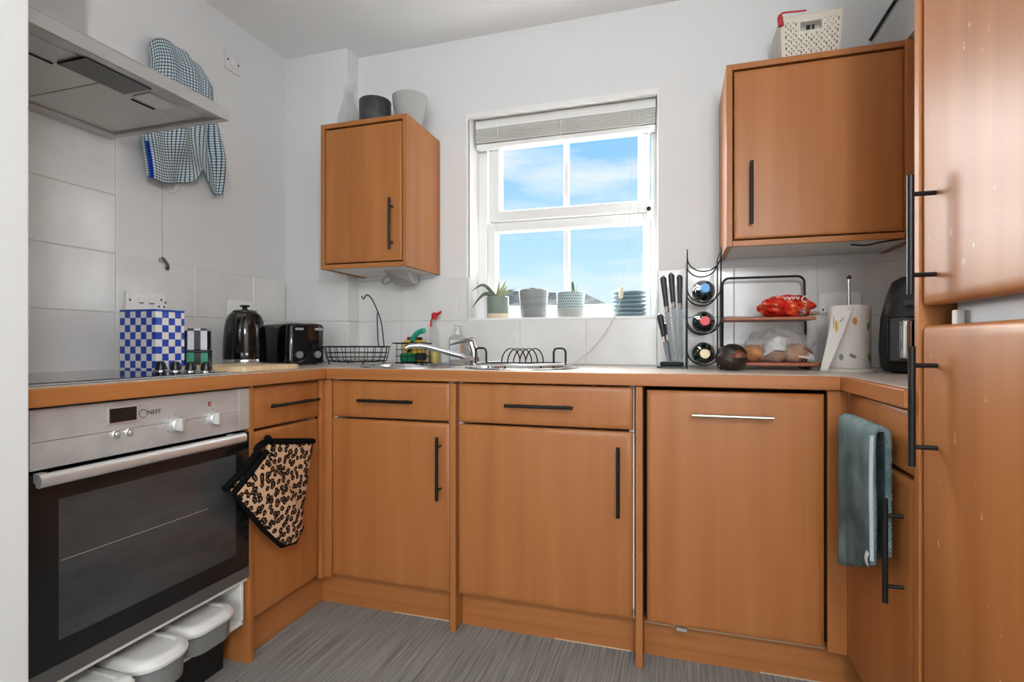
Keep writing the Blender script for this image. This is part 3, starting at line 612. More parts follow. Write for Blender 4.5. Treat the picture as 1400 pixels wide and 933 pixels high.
# kettle
kx, ky = -1.705, 1.790
kt = thing('electric_kettle', 'glossy black electric kettle with a small lid knob', 'kettle', (kx, ky, ZT))
MB().lathe([(.080, 0), (.083, .004), (.083, .010), (.080, .012)], (kx, ky, ZT+.0005), 40).build('base', black_plastic, kt, smooth=30)
MB().lathe([(.081, .012), (.082, .016), (.082, .026), (.081, .028)], (kx, ky, ZT), 40).build('chrome_band', chrome, kt, smooth=30)
MB().lathe([(.081, .028), (.0815, .06), (.080, .11), (.077, .15), (.071, .185), (.062, .207), (.052, .218), (.046, .221)], (kx, ky, ZT), 48).build('body', black_gloss, kt, smooth=60)
ld = MB().lathe([(.046, .221), (.046, .225), (.040, .229), (.012, .232), (.008, .240), (.018, .244), (.021, .248), (.014, .251)], (kx, ky, ZT), 32).build('lid', P('kettle_lid', '#3c4040', .25, metal=.5), kt, smooth=40)
hd_ = Vector((.55, -.835, 0)); sd_ = Vector((.835, .55, 0)); kc = Vector((kx, ky, ZT))
hp = bez([kc+hd_*.060+Vector((0, 0, .212)), kc+hd_*.098+Vector((0, 0, .190)), kc+hd_*.112+Vector((0, 0, .140)), kc+hd_*.108+Vector((0, 0, .085)), kc+hd_*.086+Vector((0, 0, .055))], 8)
MB().rings([[p+sd_*.015*math.cos(t)+hd_*.008*math.sin(t) for t in [2*PI*k/12 for k in range(12)]] for p in hp]).build('handle', black_gloss, kt, smooth=50)
MB().lathe([(.005, 0), (.005, .002)], kc+hd_*.081+Vector((.03, .0, .05)), 16, axis=(.55, -.835, 0)).build('window_badge', steel, kt)
# toaster
TM = Matrix.Translation((-1.612, 1.965, ZT)) @ Matrix.Rotation(math.atan2(-.43, .9), 4, 'Z')
ts = thing('toaster', 'black slab-sided toaster with two round dials in the corner behind the kettle', 'toaster', (-1.612, 1.965, ZT)); ts.rotation_euler = (0, 0, math.atan2(-.43, .9)); WM[ts.name] = TM
MB(TM).rings([[(x, y, z) for x, y in rr(-.135+i, .135-i, -.085+i, .085-i, .03)] for i, z in ((.006, .006), (0, .012), (0, .160), (.004, .172), (.014, .178))]).build('body', black_gloss, ts, smooth=40)
for y in (-.035, .035): MB(TM).box(-.10, .10, y-.016, y+.016, .1775, .1795).build('bread_slot', dark_m, ts, bevel=.002)
for y in (-.035, .045): MB(TM).lathe([(.015, 0), (.015, .009), (.012, .012)], (.134, y, .045), 20, axis=(1, 0, 0)).build('dial', P('dial_grey', '#8c8f92', .3, metal=.4), ts, smooth=40)
for y in (-.035, .05): MB(TM).box(.135, .139, y-.018, y+.018, .148, .158).build('lever_tab', P('tab_grey', '#9a9c9c', .4), ts, bevel=.002)
for x in (-.1, .1):
    for y in (-.05, .05): MB(TM).cyl((x, y, 0), (x, y, .008), .01, n=10).build('foot', black_plastic, ts)
# chopping board
tag(B(-1.555, -1.300, 1.362, 1.615, ZT+.0005, ZT+.019).build('chopping_board', noise_mat('pale_board', lin('#c9a77e'), lin('#e2caa6'), (8, 60, 60), rough=.55), bevel=.004), 'pale wooden chopping board lying in front of the kettle', 'chopping board')

# oven mitts on the narrow door
def leopard():
    m, t, b = nm('leopard_print'); k = N(t, 'ShaderNodeTexCoord'); nz = N(t, 'ShaderNodeTexNoise'); nz.inputs['Scale'].default_value = 60
    mxv = N(t, 'ShaderNodeMix', data_type='VECTOR'); mxv.inputs[0].default_value = .012; t.links.new(k.outputs['Object'], mxv.inputs[4]); t.links.new(nz.outputs['Color'], mxv.inputs[5]); t.links.new(k.outputs['Object'], nz.inputs['Vector'])
    se = N(t, 'ShaderNodeSeparateXYZ'); t.links.new(mxv.outputs[1], se.inputs[0]); cb = N(t, 'ShaderNodeCombineXYZ'); t.links.new(se.outputs['Y'], cb.inputs[0]); t.links.new(se.outputs['Z'], cb.inputs[1])
    v = N(t, 'ShaderNodeTexVoronoi', voronoi_dimensions='2D'); v.inputs['Scale'].default_value = 52; t.links.new(cb.outputs[0], v.inputs['Vector'])
    r = N(t, 'ShaderNodeValToRGB'); cr = r.color_ramp; cr.interpolation = 'CONSTANT'; cr.elements[0].position = 0; cr.elements[0].color = lin('#8f6a4d'); cr.elements[1].position = .13; cr.elements[1].color = lin('#17120f'); e = cr.elements.new(.44); e.color = lin('#d2ac89')
    t.links.new(v.outputs['Distance'], r.inputs[0]); t.links.new(r.outputs[0], b.inputs['Base Color']); b.inputs['Roughness'].default_value = .85; b.inputs['Specular IOR Level'].default_value = .1; return m
leo = leopard(); bind = P('black_binding', '#0e0e0f', .9, spec=.1)
def mitt(parent, pts, xc, th, tilt=0):
    cx = sum(p[0] for p in pts)/len(pts); cz = sum(p[1] for p in pts)/len(pts)
    q = bez([(p[0], p[1], 0) for p in pts]+[(pts[0][0], pts[0][1], 0)], 5)[:-1]
    def ring(sc, x): return [(x+tilt*(y-cx)*sc, cx+(y-cx)*sc, cz+(z-cz)*sc) for y, z, _ in q]
    return MB().rings([ring(.90, xc-th*.5), ring(1, xc-th*.3), ring(1, xc+th*.2), ring(.93, xc+th*.42), ring(.75, xc+th*.5), ring(.3, xc+th*.54)]).build('mitt', leo, parent, smooth=60), ring
om = thing('oven_mitts', 'leopard print oven mitts with black binding hung beside the oven', 'oven mitt', (-1.24, 1.42, .35))
PR = [(1.405, .690), (1.51, .672), (1.612, .654), (1.595, .563), (1.570, .442), (1.548, .362), (1.493, .338), (1.438, .36), (1.405, .49), (1.400, .606)]
m1, rg = mitt(om, PR, -1.246, .030)
MB().tube([(-1.236, 1.402, .688), (-1.230, 1.51, .671), (-1.236, 1.615, .652)], .010, 8).build('binding', bind, m1, smooth=60)
PL = [(1.352, .665), (1.29, .618), (1.232, .576), (1.30, .490), (1.356, .425), (1.429, .352), (1.490, .342), (1.524, .381), (1.485, .492), (1.40, .606)]
m2, rg = mitt(om, PL, -1.215, .028)
MB().tube([(-1.208, 1.356, .668), (-1.205, 1.29, .620), (-1.208, 1.230, .575)], .009, 8).build('binding', bind, m2, smooth=60)
MB().tube([(-1.214, y, z) for y, z in ((1.230, .575), (1.298, .488), (1.354, .422), (1.428, .349), (1.49, .339), (1.527, .38))], .008, 8).build('edge_binding', bind, m2, smooth=60)
MB().tube([(-1.228, 1.345, .670), (-1.225, 1.285, .625), (-1.228, 1.215, .585)], .011, 8).build('lining', bind, m2, smooth=60)
MB().tube(bez([(-1.245, 1.40, .70), (-1.250, 1.41, .69), (-1.248, 1.37, .68), (-1.235, 1.345, .672)]), .011, 8).build('hanging_tab', bind, om, smooth=60)

# ------------------------------------------------------------------ sinks, tap, rack
sink_m = P('sink_steel', '#c4c6c7', .2, metal=.95)
def sink(label, c, depth):
    t = thing('sink_bowl', label, 'sink', (c[0], c[1], ZT), 'round inset sinks')
    MB().lathe([(.217, .0006), (.216, .004), (.206, .006), (.197, .003), (.190, -.01), (.178, -depth+.02), (.150, -depth), (.03, -depth-.003), (.03, -depth-.005), (.152, -depth-.002), (.180, -depth+.019), (.192, -.012), (.198, -.0005)], (c[0], c[1], ZT), 56, caps=False).build('bowl', sink_m, t, smooth=40)
    MB().lathe([(.028, 0), (.03, .003), (.02, .004)], (c[0], c[1], ZT-depth-.005), 20).build('waste', chrome, t, smooth=40)
    return t
sink('round steel sink bowl under the tap spout', S1, .14); sink('round steel drainer bowl holding the wire rack', S2, .034)
tp = thing('mixer_tap', 'chrome mixer tap with a long low spout and lever', 'tap', (-.795, 2.13, ZT))
MB().lathe([(.030, 0), (.030, .006), (.025, .010), (.023, .03)], (-.795, 2.13, ZT+.0005), 28).build('base', chrome, tp, smooth=30)
MB().tube([(-.795, 2.13, ZT+.025), (-.800, 2.13, ZT+.05), (-.812, 2.13, ZT+.088), (-.816, 2.13, ZT+.096)], [.023, .022, .020, .021], 24).build('body', chrome, tp, smooth=40)
MB().tube(bez([(-.795, 2.118, ZT+.026), (-.86, 2.08, ZT+.045), (-.96, 2.03, ZT+.076), (-1.00, 2.005, ZT+.083), (-1.03, 1.99, ZT+.082), (-1.045, 1.983, ZT+.074)], 6), [.0115]*20+[.0105]*11, 16).build('spout', chrome, tp, smooth=50)
MB().rings([[(-.826+dx, 2.13+w*math.cos(t), ZT+z+h*math.sin(t)) for t in [2*PI*k/14 for k in range(14)]] for dx, z, w, h in ((.028, .110, .014, .010), (0, .106, .021, .012), (-.03, .101, .013, .008), (-.075, .090, .009, .005), (-.084, .087, .006, .004))]).build('lever', chrome, tp, smooth=50)
tp.location.x -= .022
# rack in the right-hand bowl
rk = thing('draining_rack', 'low black wire plate rack with looped handles in the drainer bowl', 'dish rack', (S2[0], S2[1], ZT))
rz = ZT+.016
m = MB().tube([(S2[0]+.175*math.cos(2*PI*k/40), S2[1]+.155*math.sin(2*PI*k/40), rz) for k in range(40)], .004, 8, closed=True)
m.build('ring', steel, rk, smooth=60)
for dx in (-.16, .145):
    p = arc((S2[0]+dx+.012-.008, S2[1]-.055, rz+.047), .012, PI, PI/2, 4, (1, 0, 0), (0, 0, 1))
    x0, x1 = S2[0]+dx-.008, S2[0]+dx+.036
    MB().tube([(x0, S2[1]-.055, rz), (x0, S2[1]-.055, rz+.045), (x0+.004, S2[1]-.055, rz+.055), (x0+.012, S2[1]-.055, rz+.059), (x1-.012, S2[1]-.055, rz+.059), (x1-.004, S2[1]-.055, rz+.055), (x1, S2[1]-.055, rz+.045), (x1, S2[1]-.055, rz)], .004, 8).build('handle', black_wire, rk, smooth=60)
for k in range(5):
    x = S2[0]-.065+k*.0235
    MB().tube([(x+.022*(1-math.cos(t)), S2[1]-.05*math.cos(t)-.0, rz+.058*math.sin(t)) for t in [PI*i/12 for i in range(13)]], .0026, 6).build('plate_loop', black_wire if k else black_wire, rk, smooth=60)
m = MB()
for y in (-.05, 0, .05): m.tube([(S2[0]-.165, S2[1]+y, rz), (S2[0]+.165, S2[1]+y, rz)], .0026, 6)
m.build('floor_wires', black_wire, rk, smooth=60)
for (a, b) in ((-.1, -.10), (.1, -.10), (-.1, .10), (.1, .10)):
    MB().cyl((S2[0]+a, S2[1]+b, ZT-.032), (S2[0]+a, S2[1]+b, rz), .003, n=8).build('leg', black_wire, rk)

# fruit basket with banana hook
fb = thing('fruit_basket', 'black wire fruit basket with a tall banana hook', 'basket', (-1.362, 2.080, ZT))
bc = Vector((-1.362, 2.080, ZT)); m = MB()
RG = [(.098, .012), (.121, .016), (.128, .032), (.132, .052), (.136, .078)]
def bp(r, z, a): return bc+Vector((r*1.09*math.cos(a), r*.9*math.sin(a), z))
for r, z in RG[1:]: m.tube([bp(r, z, 2*PI*k/36) for k in range(36)], .0034 if z > .07 else .0018, 6, closed=True)
for k in range(22):
    a = 2*PI*k/22; m.tube([bp(r, z, a) for r, z in RG], .0015, 5)
for k in range(7): y = -.09+.03*k; w = .098*1.02*math.sqrt(max(0, 1-(y/.098)**2)); m.tube([bc+Vector((-w, y*.9, .012)), bc+Vector((w, y*.9, .012))], .0014, 5)
m.build('wire_basket', black_wire, fb, smooth=60)
for a in (.8, 2.4, 3.9, 5.4): MB().tube([bp(.119, .016, a), bp(.117, 0, a)], .003, 6).build('foot', black_wire, fb)
m = MB().tube(bez([bp(.136, .078, -.15), bc+Vector((.136, -.01, .13)), bc+Vector((.120, 0, .19)), bc+Vector((.100, 0, .242)), bc+Vector((.072, 0, .292)), bc+Vector((.048, 0, .308)), bc+Vector((.033, 0, .290)), bc+Vector((.022, 0, .304))]), .0026, 8)
m.tube(bez([bp(.136, .078, .75), bc+Vector((.070, .07, .080)), bc+Vector((.080, .04, .14)), bc+Vector((.098, .006, .205)), bc+Vector((.104, 0, .232))]), .0024, 8)
m.build('banana_hook', black_wire, fb, smooth=60)

# sponge caddy with contents
cy_ = thing('sponge_caddy', 'small black wire caddy holding sponges beside the sink', 'caddy', (-1.105, 2.165, ZT))
x0, x1, y0, y1 = -1.178, -1.030, 2.135, 2.215; m = MB()
for z in (.006, .035, .065, .092): m.tube([(x, y, ZT+z) for x, y in rr(x0, x1, y0, y1, .012, 3)], .0028 if z in (.092, .006) else .0017, 6, closed=True)
for k in range(6): 
    x = x0+.012+k*(x1-x0-.024)/5
    for y in (y0, y1): m.tube([(x, y, ZT+.003), (x, y, ZT+.092)], .0016, 5)
for k in range(5): y = y0+.012+k*(y1-y0-.024)/4; m.tube([(x0, y, ZT+.006), (x1, y, ZT+.006)], .0016, 5)
m.build('wire_frame', black_wire, cy_, smooth=60)
for x in (x0+.02, x1-.02): MB().cyl((x, y0+.01, ZT), (x, y0+.01, ZT+.006), .005, n=8).build('foot', black_wire, cy_)
MB().tube([(x0-.012, y0, ZT+.094), (x1+.012, y0, ZT+.095)], .003, 6).build('top_bar', black_wire, cy_, smooth=60)
sp_y = P('sponge_yellow', '#d9b64c', .95, spec=.1, bump=.5, bscale=300); sp_g = P('sponge_green', '#1f7a56', .95, spec=.1, bump=.6, bscale=300)
sg = thing('sponge', 'yellow sponge with a brown scourer strip in the caddy', 'sponge', (-1.11, 2.19, ZT+.01)); B(-1.160, -1.058, 2.178, 2.198, ZT+.010, ZT+.108).build('foam', sp_y, sg, bevel=.006)
B(-1.152, -1.075, 2.1985, 2.207, ZT+.010, ZT+.122).build('scourer', P('scourer_brown', '#5b3826', .9), sg, bevel=.004)
gs_ = tag(B(-1.160, -1.085, 2.145, 2.172, ZT+.010, ZT+.048).build('sponge', sp_g, bevel=.008), 'dark green scouring sponge at the bottom of the caddy', 'sponge')
br = thing('dish_brush', 'dish brush with a curved teal handle leaning out of the caddy', 'brush', (-1.08, 2.16, ZT+.02))
MB().lathe([(.022, 0), (.028, .008), (.027, .024), (.018, .030)], (-1.060, 2.158, ZT+.020), 24).build('head', P('brush_dark', '#14231f', .7), br, smooth=40)
MB().tube(bez([(-1.115, 2.150, ZT+.055), (-1.10, 2.140, ZT+.085), (-1.085, 2.128, ZT+.108)]), .007, 10).build('neck', black_plastic, br, smooth=50)
MB().tube(bez([(-1.085, 2.128, ZT+.108), (-1.068, 2.12, ZT+.128), (-1.045, 2.115, ZT+.142), (-1.018, 2.11, ZT+.149)]), .0115, 12).build('handle', P('teal_handle', '#1f9c82', .4), br, smooth=50)
for o_ in (cy_, sg, gs_, br): o_.location.x -= .028
# spray bottle
sb = thing('spray_bottle', 'clear spray bottle with a red trigger and yellow liquid', 'spray bottle', (-1.013, 2.24, ZT)); bx, by = -1.013, 2.24
clear = thin_film('clear_plastic', '#d6d9d6', .20, .1)
MB().lathe([(.036, .001), (.037, .02), (.035, .06), (.030, .11), (.028, .135), (.022, .155), (.014, .172), (.013, .205)], (bx, by, ZT), 28).build('body', clear, sb, smooth=60)
MB().lathe([(.0345, .003), (.0355, .02), (.0338, .06), (.0335, .0605)], (bx, by, ZT), 28).build('liquid', P('yellow_liquid', '#c4ae00', .2), sb, smooth=60)
red_p = P('red_plastic', '#c8141d', .35)
hd2 = MB().lathe([(.0145, .203), (.0145, .212), (.018, .216), (.018, .228), (.010, .236)], (bx, by, ZT), 20).build('trigger_head', red_p, sb, smooth=30)
MB().tube([(bx, by, ZT+.222), (bx+.025, by-.005, ZT+.228), (bx+.048, by-.008, ZT+.238)], [.010, .007, .006], 10).build('nozzle', red_p, hd2, smooth=40)
MB().rings([[(bx-.012+dx+.006*math.cos(t), by+.005*math.sin(t), ZT+z) for t in [2*PI*k/10 for k in range(10)]] for dx, z in ((0, .214), (-.010, .195), (-.012, .175), (-.008, .170))]).build('trigger', red_p, hd2, smooth=40)
sb.location.x -= .058; sb.location.y += .022; sb.scale = (.76, .76, 1)
# soap dispenser
sx, sy = -.950, 2.25; sd2 = thing('soap_dispenser', 'clear soap pump bottle with a pale label behind the tap', 'soap bottle', (sx, sy, ZT))
MB().rings([[(x, y, ZT+z) for x, y in rr(sx-.036+i, sx+.036-i, sy-.024+i, sy+.024-i, .014)] for i, z in ((.002, .001), (0, .006), (0, .118), (.006, .126), (.013, .130))]).build('body', thin_film('cloudy_plastic', '#c9c6bf', .62, .2), sd2, smooth=40)
B(sx-.026, sx+.022, sy-.0262, sy-.0252, ZT+.02, ZT+.108).build('label', P('label_white', '#dadfe2', .5), sd2)
B(sx+.0222, sx+.034, sy-.0260, sy-.0252, ZT+.012, ZT+.10).build('side_label', P('label_peach', '#d6b08d', .5), sd2)
MB().lathe([(.015, .130), (.015, .150), (.008, .154), (.007, .172), (.016, .174), (.016, .182)], (sx, sy, ZT), 20).build('pump', P('pump_white', '#d8d6d2', .4), sd2, smooth=30)

# ------------------------------------------------------------------ window sill things
def pot(name, label, x, y, prof, mat, cat='pot', group=None, z=ZS, soil=None):
    t = thing(name, label, cat, (x, y, z), group)
    MB().lathe(prof, (x, y, z), 40, caps=False).build('pot', mat, t, smooth=40); return t
def potprof(rb, rt, h, th=.004): return [(.002, .0006), (rb-.003, .0006), (rb, .004), (rt, h-.002), (rt-th/2, h), (rt-th, h-.003), (rb-th, th+.002), (.002, th)]
aloe = pot('aloe_pot', 'sage green pot with a cream foot holding an aloe', -.80, 2.375, potprof(.049, .052, .100), P('sage_glaze', '#829184', .35), 'plant')
MB().lathe([(.0495, 0), (.0502, .002), (.0510, .020), (.0495, .0205)], (-.80, 2.375, ZS+.0004), 40).build('foot_band', P('cream_clay', '#dccbb0', .7), aloe, smooth=40)
MB().lathe([(.002, .088), (.045, .088), (.046, .090), (.002, .091)], (-.80, 2.375, ZS), 24).build('soil', P('soil', '#4a3d30', .95), aloe)
leafm = noise_mat('aloe_leaf', lin('#8a9876'), lin('#b9bb95'), (30, 30, 6), rough=.5)
leafd = noise_mat('aloe_leaf_dark', lin('#4b5a49'), lin('#6c7a60'), (30, 30, 6), rough=.5)
for i, (tx_, ty_, tz_, bend, w) in enumerate(((-.13, -.02, .125, .05, .010), (-.11, -.05, .05, .045, .013), (.01, .0, .185, 0, .011), (.045, -.01, .175, .0, .013), (.055, -.02, .15, 0, .011), (.105, -.055, .130, .01, .011), (-.005, .02, .15, 0, .009))):
    b0 = Vector((-.80, 2.375, ZS+.088)); tp_ = Vector((-.80+tx_, 2.375+ty_, ZS+.0+tz_)); mid = (b0+tp_)/2+Vector((0, 0, bend))
    pts = bez([b0, mid, tp_], 6); n = len(pts)
    MB().tube(pts, [w*max(.06, (1-(k/(n-1))**1.6)) for k in range(n)], 7).build('leaf', leafd if i < 2 else leafm, aloe, smooth=60)
pot('plant_pot', 'plain pale grey ribbed pot with nothing growing in it', -.627, 2.375, potprof(.056, .068, .128), noise_mat('grey_ribbed_glaze', lin('#7f8384'), lin('#a2a6a7'), (2, 2, 120), rough=.4, bump=.3))
def dashed():
    m, t, b = nm('dashed_glaze'); k = N(t, 'ShaderNodeTexCoord'); sp = N(t, 'ShaderNodeSeparateXYZ'); t.links.new(k.outputs['Object'], sp.inputs[0])
    w = N(t, 'ShaderNodeTexBrick'); w.inputs['Scale'].default_value = 1; w.inputs['Brick Width'].default_value = .0115; w.inputs['Row Height'].default_value = .0125; w.inputs['Mortar Size'].default_value = .0028
    w.inputs['Color1'].default_value = lin('#3f8796'); w.inputs['Color2'].default_value = lin('#5a9aa6'); w.inputs['Mortar'].default_value = lin('#bcc4c2')
    at = N(t, 'ShaderNodeMath', operation='ARCTAN2'); t.links.new(sp.outputs['Y'], at.inputs[0]); t.links.new(sp.outputs['X'], at.inputs[1])
    am = N(t, 'ShaderNodeMath', operation='MULTIPLY'); am.inputs[1].default_value = .063; t.links.new(at.outputs[0], am.inputs[0])
    cb = N(t, 'ShaderNodeCombineXYZ'); t.links.new(am.outputs[0], cb.inputs[0]); t.links.new(sp.outputs['Z'], cb.inputs[1]); t.links.new(cb.outputs[0], w.inputs['Vector'])
    lo = N(t, 'ShaderNodeMath', operation='GREATER_THAN'); lo.inputs[1].default_value = .036; t.links.new(sp.outputs['Z'], lo.inputs[0])
    mx = N(t, 'ShaderNodeMix', data_type='RGBA'); mx.inputs[6].default_value = lin('#b4b8b6'); t.links.new(lo.outputs[0], mx.inputs[0]); t.links.new(w.outputs['Color'], mx.inputs[7])
    t.links.new(mx.outputs[2], b.inputs['Base Color']); b.inputs['Roughness'].default_value = .4; return m
cac = pot('cactus_pot', 'white pot with teal dashed bands and a tiny cactus', -.455, 2.375, potprof(.058, .063, .112), dashed(), 'plant')
MB().lathe([(.002, .098), (.056, .098), (.056, .100), (.002, .101)], (-.455, 2.375, ZS), 24).build('soil', P('soil_pale', '#7a6f60', .95), cac)
MB().tube([(-.440, 2.36, ZS+.10), (-.441, 2.36, ZS+.125), (-.443, 2.36, ZS+.150), (-.443, 2.36, ZS+.158)], [.006, .0075, .006, .002], 10).build('cactus', P('cactus_green', '#5c7355', .7), cac, smooth=60)
MB().tube([(-.425, 2.362, ZS+.10), (-.426, 2.362, ZS+.15)], [.0018, .001], 6).build('stem', P('dry_stem', '#b9b59e', .8), cac)
bowl_m = noise_mat('pale_blue_glaze', lin('#86a0ac'), lin('#a6bcc5'), (4, 4, 30), rough=.3)
names = ['lowest', 'second lowest', 'third lowest', 'third highest', 'second highest', 'topmost']
for k in range(6):
    z = ZS+.0006+k*.0178
    b_ = MB().lathe([(.002, 0), (.050, 0), (.056, .003), (.070, .009), (.0755, .0145), (.0735, .0160), (.068, .0120), (.052, .0062), (.002, .0050)] if k < 5 else [(.002, 0), (.050, 0), (.056, .003), (.070, .009), (.0755, .0165), (.0735, .0180), (.068, .0130), (.052, .0062), (.002, .0050)], (-.199, 2.385, z), 44, caps=False).build('saucer', bowl_m, smooth=40)
    tag(b_, 'pale blue saucer, %s of the stack on the window sill' % names[k], 'saucer', 'stack of pale blue saucers')

# ------------------------------------------------------------------ right worktop things
# knife stand
ks = thing('knife_stand', 'low black knife stand beside the wine rack', 'knife block', (-.015, 2.12, ZT))
B(-.070, .030, 2.06, 2.20, ZT+.0005, ZT+.008).build('foot', black_gloss, ks, bevel=.002)
B(-.060, .026, 2.085, 2.165, ZT+.008, ZT+.022).build('bristle_block', P('bristle_dark', '#22302c', .8, bump=.8, bscale=400), ks, bevel=.004)
kn_h = P('knife_handle', '#2a2d2e', .4); kn_b = P('knife_blade', '#5f6264', .4, metal=.8)
def knife(label, xb, xt, zt, hl, y):
    a = Vector((xb, y, ZT+.024)); b = Vector((xt, y-.012, zt)); d = (b-a).normalized(); w = Vector((d.z, 0, -d.x))
    t = thing('kitchen_knife', label, 'knife', a, 'knives in the stand'); h0 = b-d*hl; hb2 = h0-d*.022; nrm = Vector((0, 1, 0))
    MB().rings([[p+w*q*wd+nrm*th*e for q, e in ((-1, -1), (1, -1), (1, 1), (-1, 1))] for p, wd, th in ((a, .003, .0006), (a+d*.03, .007, .001), (hb2, .0085, .0012))]).build('blade', kn_b, t)
    MB().tube([hb2, h0], [.008, .0095], 10).build('bolster', chrome, t, smooth=40)
    MB().rings([[p+w*wd*math.cos(q)+nrm*.0075*math.sin(q) for q in [2*PI*k/12 for k in range(12)]] for p, wd in ((h0, .009), (h0+d*hl*.3, .0095), (h0+d*hl*.7, .0115), (h0+d*hl*.94, .0125), (b, .008))]).build('handle', kn_h, t, smooth=50)
    MB().lathe([(.004, 0), (.006, .003), (.003, .005)], b, 10, axis=d).build('end_cap', chrome, t, smooth=50)
knife('short paring knife with a dark handle, lowest in the stand', -.030, -.060, 1.108, .082, 2.100)
knife('slim silver-handled steak knife between the paring and the carving knife', -.022, -.038, 1.075, .040, 2.150)
knife('large knife with a dark handle leaning next to the paring knife', -.012, -.050, 1.252, .112, 2.112)
knife('tallest dark-handled knife in the middle of the stand', .006, -.021, 1.264, .108, 2.126)
knife('dark-handled knife leaning against the wine rack', .018, .010, 1.258, .105, 2.142)
# wine rack
wr_ = thing('wine_rack', 'tall narrow black wire wine rack with one empty cradle', 'wine rack', (.09, 2.1, ZT)); rx0, rx1 = .036, .150
m = MB()
for y in (2.03, 2.20):
    for x in (rx0, rx1): m.tube([(x, y, ZT+.0005), (x, y, 1.325 if y < 2.1 else 1.315), (x, y+(.012 if y < 2.1 else 0), 1.338 if y < 2.1 else 1.32)], .0028, 8)
for x in (rx0, rx1): m.tube([(x, 2.03, 1.338), (x, 2.20, 1.318)], .0024, 6); m.tube([(x, 2.03, ZT+.004), (x, 2.20, ZT+.004)], .0024, 6)
m.build('frame', black_wire, wr_, smooth=60)
levels = [.964, 1.076, 1.188, 1.300]
for z in levels:
    for y in (2.03, 2.20):
        c = (rx0+rx1)/2; h = (rx1-rx0)/2
        MB().tube([(c+h*math.cos(t), y, z+.012+.054*math.sin(t)) for t in [PI+PI*k/14 for k in range(15)]], .0026, 7).build('cradle', black_wire, wr_, smooth=60)
gr_glass = P('bottle_green', '#0b1f19', .06, spec=.6)
for z, lab, cc in ((levels[2], 'wine bottle with a blue capsule', '#2e8fd6'), (levels[1], 'wine bottle with a red capsule', '#c8252d'), (levels[0], 'wine bottle with a cream cork end, lowest in the rack', '#d9c9a2')):
    zc = z+.012-.054+.0026+.0405; yb = 2.235
    bt = thing('wine_bottle', lab, 'bottle', (.093, yb, zc), 'bottles in the wine rack')
    bl_ = MB().lathe([(.012, .004), (.030, 0), (.0395, .006), (.0395, .185), (.036, .205), (.024, .232), (.0155, .252), (.0145, .30)], (.093, yb, zc), 36, axis=(0, -1, 0)).build('glass', gr_glass, bt, smooth=50)
    MB().lathe([(.0160, .262), (.0160, .307), (.0145, .309), (.0015, .309)], (.093, yb, zc), 28, axis=(0, -1, 0)).build('capsule', P('capsule_'+cc[1:], cc, .35), bt, smooth=40)
    MB().lathe([(.0398, .06), (.0398, .16)], (.093, yb, zc), 36, axis=(0, -1, 0), caps=False).build('label', P('wine_label_'+cc[1:], '#cfd0cc', .5), bt, smooth=60)
# two tier bread shelf
sh = thing('two_tier_shelf', 'two tier stand with reddish wooden boards and a black wire hoop', 'shelf', (.31, 2.13, ZT))
shm = noise_mat('acacia_board', lin('#7c3a22'), lin('#a35a36'), (4, 40, 40), rough=.4)
B(.163, .458, 2.06, 2.245, 1.082, 1.094).build('upper_board', shm, sh, bevel=.003); B(.163, .468, 2.045, 2.245, ZT+.014, ZT+.026).build('lower_board', shm, sh, bevel=.003)
for y in (2.25,):
    MB().tube([(.172, y, ZT+.001), (.172, y, 1.215)]+[(.197-.025*math.cos(t), y, 1.230+.025*math.sin(t)) for t in [PI/2*k/5 for k in range(6)]]+[(.435+.025*math.sin(t), y, 1.230+.025*math.cos(t)) for t in [PI/2*k/5 for k in range(6)]]+[(.463, y, 1.1), (.466, y, ZT+.001)], .0045, 8).build('hoop', black_wire, sh, smooth=60)
for x in (.19, .44): MB().tube([(x, 2.06, ZT+.0045), (x, 2.245, ZT+.0045)], .004, 8).build('runner', black_wire, sh, smooth=60); MB().cyl((x, 2.07, ZT+.004), (x, 2.07, ZT+.015), .005, n=8).build('spacer', black_wire, sh)
# red snack packet on the upper board
def blob(c, ax, seed, n=30, mrow=18, amp=.12, flat=.0, pw=1.0):
    rnd = random.Random(seed); ph = [(rnd.uniform(0, 6.28), rnd.uniform(1, 4), rnd.uniform(1, 4), rnd.uniform(.4, 1)) for _ in range(7)]
    rg = []
    for j in range(mrow+1):
        th = PI*(.02+.96*j/mrow); r = []
        for i in range(n):
            a = 2*PI*i/n; d = Vector((math.sin(th)*math.cos(a), math.sin(th)*math.sin(a), math.cos(th)))
            k = 1+amp*sum(w*math.sin(f1*3*d.x+f2*3*d.z+p+2*d.y*f1) for p, f1, f2, w in ph)/3
            q = Vector((ax[0]*d.x*k, ax[1]*d.y*k, ax[2]*math.copysign(abs(d.z)**pw, d.z)*k)); q.z = max(q.z, -ax[2]*flat); r.append(Vector(c)+q)
        rg.append(r)
    return MB().rings(rg)
rp = thing('snack_packet', 'crumpled red snack packet with white lettering on the upper board', 'packet', (.37, 2.12, 1.095))
def red_wrap():
    m, t, b = nm('red_wrapper'); k = N(t, 'ShaderNodeTexCoord'); x = N(t, 'ShaderNodeTexNoise'); x.inputs['Scale'].default_value = 26; x.inputs['Detail'].default_value = 2; t.links.new(k.outputs['Object'], x.inputs['Vector'])
    r = N(t, 'ShaderNodeValToRGB'); e = r.color_ramp.elements; e[0].position = .3; e[0].color = lin('#b3161a'); e[1].position = .72; e[1].color = lin('#d9c3c6'); q = e.new(.50); q.color = lin('#c9261d'); q = e.new(.60); q.color = lin('#d8501f')
    t.links.new(x.outputs['Fac'], r.inputs[0]); t.links.new(r.outputs[0], b.inputs['Base Color']); b.inputs['Roughness'].default_value = .25; return m
